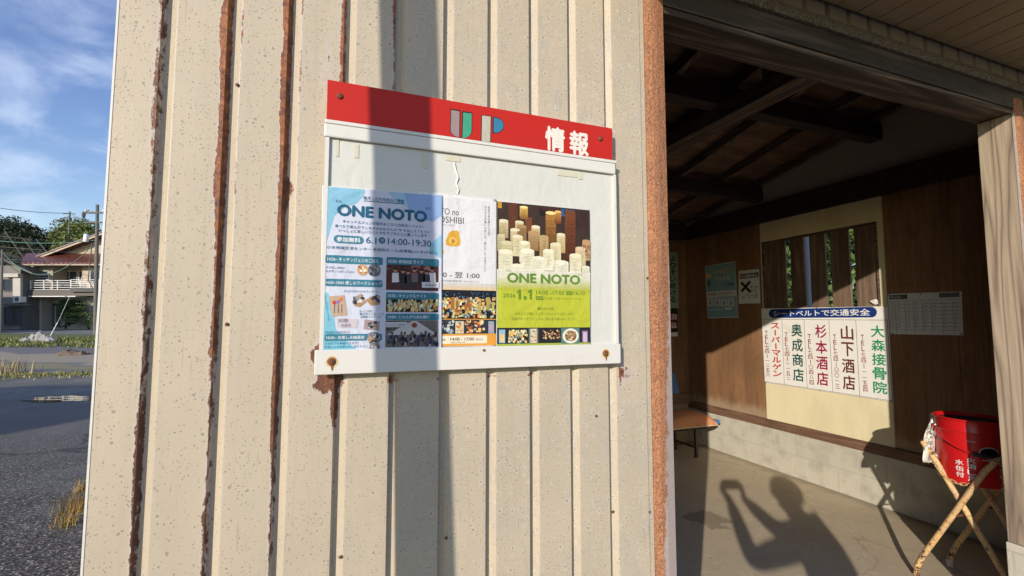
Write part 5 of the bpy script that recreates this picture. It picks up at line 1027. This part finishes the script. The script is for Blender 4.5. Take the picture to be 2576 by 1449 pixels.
# placed along the sun's path so that its shade falls where the photograph shows shade
plain_house(NL * -52.5 + SHV * 4.0, 12, 7, 5.7, 1.0, 'plain grey house with a red roof beyond the left edge of the view')
plain_house(NL * -11.6 + SHV * -19.0, 5.5, 6.0, 6.4, 1.4, 'tall grey house with a red roof behind the photographer')
# ------------------------------------------------------------------ garden in front of the beige house
def shrub(name, px, py, v, rx, rz_, n, size, cols, label, cat, trunk=True):
    b = hp3(px, py, v); t = Th(name, tuple(b), label, cat)
    cs = [(b.x + random.uniform(-1, 1) * rx * .6, b.y + random.uniform(-1, 1) * rx * .6, b.z + rz_ * (.25 + random.random() * 1.6)) for _ in range(16)]
    pts = clumps(cs, [(rx * .5, rx * .5, rz_ * .32)] * 16, n // 16); adopt(leaves('crown', pts, size, shade(cols, len(pts)), .6, .6), t.e)
    t.part(MB().tube([b, b + Vector((.05, 0, rz_ * 1.2))], [.08, .03], 7), 'trunk', MATS['brown_bark']); return t
DKG = [(.045, .080, .026), (.065, .105, .032), (.030, .052, .018)]
shrub('clipped_shrub', 165, 827, -.9, .85, 1.25, 2600, .09, DKG, 'dark dense round shrub at the door of the beige house', 'shrub')
shrub('garden_shrub', 181, 800, -.6, .9, .75, 1500, .10, [(.06, .10, .025), (.045, .075, .02)], 'loose feathery shrub rising above the dark round shrub', 'shrub')
PT = Th('garden_pine', tuple(hp3(224, 829, -1.6)), 'low garden pine trained in flat green pads before the bay window', 'tree'); b = hp3(224, 829, -1.6)
PT.part(MB().tube([b, b + Vector((-.2, 0, .6)), b + Vector((.15, 0, 1.2)), b + Vector((-.1, .1, 2.0))], [.11, .09, .07, .04], 8), 'trunk', MATS['brown_bark'])
pads = [(-1.2, .75, .8), (.8, .8, .8), (-.4, 1.25, .75), (1.1, 1.4, .6), (-.9, 1.75, .6), (.2, 2.1, .7), (-1.6, 1.2, .5), (.3, .5, .7)]
pts = clumps([tuple(b + RV * a + Vector((0, 0, z))) for a, z, r_ in pads], [(r_, r_, .2) for a, z, r_ in pads], 240); adopt(leaves('crown', pts, .085, shade([(.10, .16, .045), (.14, .19, .055), (.065, .11, .03)], len(pts)), .8, .4), PT.e)
shrub('garden_shrub', 250, 826, -1.4, .8, .6, 900, .09, [(.05, .085, .022), (.08, .11, .03)], 'low shrub behind the leaning utility pole', 'shrub')
# verge weeds, dry grass, rubbish
def scatter(n, u0, u1, d0, d1, dens=None):
    out = []
    while len(out) < n:
        d = random.uniform(d0, d1); u = random.uniform(u0, u1) * d
        out.append(GP(u, d))
    return out
pts = scatter(5200, -1.35, -.72, 21.6, 27.5)
tag(blades('weeds', pts, .17, .024, shade([(.13, .17, .04), (.19, .21, .05), (.09, .12, .03), (.24, .22, .08)], len(pts)), .7).build('weeds', leafmat()), kind='stuff')
pts = []
for _ in range(2600):
    u = random.uniform(-1.3, -.7); d = 13.35 + random.gauss(0, .30) - (u + 1.05) * 5.5 * -1 * .0 ; d += (-u - .95) * -2.2; p = GP(u * d, d); pts.append(p)
tag(blades('verge_grass', pts, .075, .012, shade([(.30, .27, .09), (.22, .23, .06), (.38, .30, .13), (.16, .19, .05)], len(pts)), .7).build('verge_grass', leafmat()), kind='stuff')
pts = [tuple(Vector(GP(-1.085 * 13.6, 13.6)) + Vector((random.gauss(0, .22), random.gauss(0, .2), 0))) for _ in range(70)]
tag(blades('dry_grass', pts, .42, .010, shade([(.46, .33, .14), (.36, .27, .10), (.52, .40, .20)], len(pts)), .5).build('dry_grass', leafmat()), 'tall pale dry grass clump at the edge of the asphalt lot', 'grass')
rb = MB(); c = at(86, 853, 24.3)
for k, (dx, h_, w) in enumerate(((-.5, .28, .34), (0, .5, .26), (.35, .62, .24), (.75, .42, .30), (1.1, .30, .28))):
    p = c + RV * dx * .8; p.z = gz(p.x, p.y); rb.ball(p + Vector((0, 0, h_ * .45)), (w * .8, w * .7, h_ * .55), 9, 6)
for i, v in enumerate(rb.v): rb.v[i] = (v[0] + random.uniform(-.05, .05), v[1] + random.uniform(-.05, .05), v[2] + random.uniform(-.05, .05))
tag(rb.build('sandbag_pile', mat('grey_sandbag', lambda T: T.mix(T.noise(T.co(), 4, 3), (.46, .45, .43, 1), (.16, .16, .16, 1)), .9)), 'small heap of grey and white bags among the weeds by the road', 'bags')
rk = MB(); c = at(177, 880, 18.6); c.z = gz(c.x, c.y); rk.ball(c, (.45, .3, .20), 9, 6); rk.ball(c + RV * .5, (.3, .25, .13), 9, 6)
for i, v in enumerate(rk.v): rk.v[i] = (v[0] + random.uniform(-.06, .06), v[1] + random.uniform(-.06, .06), v[2] + random.uniform(-.04, .04))
tag(rk.build('rubble', mat('brown_rubble', lambda T: T.mix(T.noise(T.co(), 6, 4), (.20, .14, .09, 1), (.12, .09, .065, 1)), .9)), 'low brown rubble heap on the sandy strip beyond the lot', 'rubble')

# ------------------------------------------------------------------ utility poles and wires
M_CONC = mat('pole_concrete', lambda T: T.mix(T.noise(T.co(), 5, 4), (.17, .16, .145, 1), (.11, .105, .095, 1)), .9)
def upole(px, py_top, py_bot, d, r_, label, extra=None):
    b, t = at(px - 1, py_bot, d), at(px + 4, py_top, d); t = Vector((b.x + (t.x - b.x), b.y + (t.y - b.y), t.z)); u = Th('utility_pole', tuple(b), label, 'utility pole', 'utility poles')
    u.part(MB().tube([b, t], [r_, r_ * .7], 14), 'shaft', M_CONC, smooth=True); return u, b, t
u1, b1, t1 = upole(241, 515, 842, 27.5, .115, 'grey utility pole with a transformer beside the shelter corner')
for h_, w in ((.5, 1.3), (1.1, 1.0)): u1.part(MB().bar(t1 - RV * w * .6 - Vector((0, 0, h_)), t1 + RV * w * .5 - Vector((0, 0, h_)), .09, .09), 'crossarm', M_GREYP)
u1.part(MB().lathe(t1 - RV * .55 - Vector((0, 0, 2.3)), [(0, 0), (.11, 0), (.13, .06), (.13, .42), (.10, .48), (0, .49)], 14), 'transformer', M_FRAME, smooth=True)
lm = u1.part(MB().tube([t1 - Vector((0, 0, .6)), t1 - RV * .5 - Vector((0, 0, .35)), t1 - RV * .75 - Vector((0, 0, .45))], .03, 8), 'lamp_arm', M_GREYP); u1.part(MB().ball(t1 - RV * .8 - Vector((0, 0, .62)), (.10, .10, .22), 10, 7), 'lamp_head', M_GREYP, lm)
for k in range(4): u1.part(MB().lathe(t1 + RV * (-.7 + k * .36) - Vector((0, 0, .44)), [(0, 0), (.045, 0), (.06, .05), (.035, .09), (.05, .13), (0, .15)], 8), 'insulator', M_FRAME)
u1.part(MB().tube([t1 - RV * .18 - Vector((0, 0, 2.4)), t1 - RV * .26 - Vector((0, 0, 4.6)), b1 - RV * .18 + Vector((0, 0, 2.5))], .03, 6), 'cable_drop', M_GREYP)
u2, b2, t2 = upole(2, 628, 838, 31, .085, 'thin grey utility pole in front of the old house')
u3, b3, t3 = upole(172, 532, 640, 78, .16, 'pale utility pole standing on the wooded hill'); u3.part(MB().bar(t3 - RV * 1.2 - Vector((0, 0, .4)), t3 + RV * 1.0 - Vector((0, 0, .4)), .10, .10), 'crossarm', M_GREYP); u3.part(MB().bar(t3 - RV * 1.2 - Vector((0, 0, 1.1)), t3 + RV * .3 - Vector((0, 0, 1.1)), .10, .10), 'crossarm', M_GREYP)
M_WIRE = mat('black_wire', (.03, .032, .035), .5); M_WIREG = mat('green_covered_wire', (.10, .20, .16), .5)
def wire(a, b, sag, r_, m, label):
    a, b = Vector(a), Vector(b); pts = [a.lerp(b, k / 24) - Vector((0, 0, sag * 4 * (k / 24) * (1 - k / 24))) for k in range(25)]
    return tag(MB().tube(pts, r_, 5).build('overhead_wire', m, smooth=True), label, 'wire', 'overhead wires between the poles')
wire(at(-260, 465, 60), t3 - Vector((0, 0, .3)), 1.0, .045, M_WIRE, 'thick dark overhead wire against the sky reaching the hill pole'); wire(t3 - Vector((0, 0, .3)), at(330, 570, 70), .8, .035, M_WIRE, 'thin dark wire leaving the hill pole to the right')
wire(at(-200, 560, 34), t1 - Vector((0, 0, 2.2)), .7, .022, M_WIREG, 'green covered wire crossing in front of the dark wooded hill'); wire(t2 - Vector((0, 0, .15)), t1 - Vector((0, 0, 2.35)), 1.75, .022, M_WIREG, 'slack cable sagging between the thin pole and the transformer pole')
wire(t2 - Vector((0, 0, .2)), hp3(96, 655, -1.0), .3, .016, M_WIRE, 'service wire from the thin pole to the red tiled eave'); wire(t2 - Vector((0, 0, .45)), hp3(70, 690, -1.2), .3, .014, M_WIRE, 'lower service wire from the thin pole to the old house'); wire(at(-200, 585, 36), t1 - Vector((0, 0, 2.9)), .5, .012, M_WIRE, 'faint thin wire below the green covered wire')
GW = Th('guy_wire', GP((122 - 1288) / 1147 * 25.5, 25.5), 'pale slanting guy wire with a white guard rising from the weeds', 'wire'); g0, g1 = at(124, 838, 27), at(176, 744, 27); g0.z = gz(g0.x, g0.y)
GW.part(MB().tube([g0, g0.lerp(g1, .5) - Vector((0, 0, .10)), g1], .010, 6), 'cable', M_FRAME); GW.part(MB().tube([g0, g0.lerp(g1, .42) - Vector((0, 0, .09))], .026, 8), 'guard', M_FRAME)

# ------------------------------------------------------------------ wooded hill
SIL = [(-700, 560), (-300, 540), (-60, 552), (0, 549), (40, 546), (75, 557), (105, 576), (122, 584), (136, 570), (150, 556), (170, 546), (205, 547), (228, 556), (250, 578), (300, 590), (450, 570), (900, 590)]
def sil(px):
    for (a, ya), (b, yb) in zip(SIL, SIL[1:]):
        if a <= px <= b: return ya + (yb - ya) * (px - a) / (b - a)
    return 570
def hill_pt(px, t, off=0.0): y0 = sil(px) + 6; return at(px, y0 + (700 - y0) * (1 - t), 56 + 30 * t + off)
hx = np.linspace(-640, 860, 76); ht = np.linspace(0, 1, 14); ht = np.concatenate([[-1.0], ht])
def hrow(x, t):
    if t >= 0: return tuple(hill_pt(x, t, 1.2) - Vector((0, 0, .8)))
    p = hill_pt(x, 0, 0); p = p - FV * 2.0; return (p.x, p.y, gz(p.x, p.y) - .5)      # foot of the slope, down in the ground
hv = [hrow(x, t) for t in ht for x in hx] + [tuple(hill_pt(x, 1, 30) - Vector((0, 0, 12))) for x in hx] + [tuple(Vector((*hill_pt(x, 1, 60).xy, 0))) for x in hx]
n = len(hx); tag(MB().add(hv, [(j * n + i, j * n + i + 1, (j + 1) * n + i + 1, (j + 1) * n + i) for j in range(len(ht) + 1) for i in range(n - 1)]).build('hill', mat('hill_soil', lambda T: T.mix(T.noise(T.co(), .4, 5), (.030, .034, .018, 1), (.05, .048, .028, 1)), .95), smooth=True), kind='structure')
SHADEDW = [(.014, .026, .010), (.022, .036, .013), (.010, .016, .007), (.030, .044, .017)]; LITW = [(.14, .18, .045), (.19, .22, .06), (.09, .125, .03), (.06, .09, .025)]  # shaded slope and sunlit crowns put into the leaf colours
cs, rs, cc = [], [], []
for _ in range(900):
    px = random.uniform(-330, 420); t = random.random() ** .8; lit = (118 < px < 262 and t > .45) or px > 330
    if px < 95 and .12 < t < .55 and random.random() < .72: continue
    p = hill_pt(px, t); r_ = random.uniform(.9, 1.7); cs.append(tuple(p)); rs.append((r_, r_, r_ * (.55 if lit else .8))); cc.append(lit)
pts = clumps(cs, rs, 46); col = np.concatenate([shade(LITW if l else SHADEDW, 46, .3) for l in cc])
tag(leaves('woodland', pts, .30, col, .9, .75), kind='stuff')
RF = Th('retaining_frame', tuple(hill_pt(40, .2)), 'pale concrete lattice frame holding the dark slope behind the houses', 'retaining frame'); fb = MB()
fm = lambda x, y: at(*hcp(x, y), 57)
for a, b in (((40, 345), (205, 580)), ((185, 405), (300, 560)), ((285, 410), (400, 550)), ((-70, 380), (60, 590)), ((-180, 440), (-60, 600))): fb.bar(fm(*a), fm(*b), .14, .14)
for a, b in (((-180, 452), (330, 492)), ((-180, 560), (300, 572)), ((-180, 360), (250, 412))): fb.bar(fm(*a), fm(*b), .09, .09)
RF.part(fb, 'beams', mat('weathered_frame_concrete', (.055, .056, .048), .9))
bpy.data.objects.remove(_to)
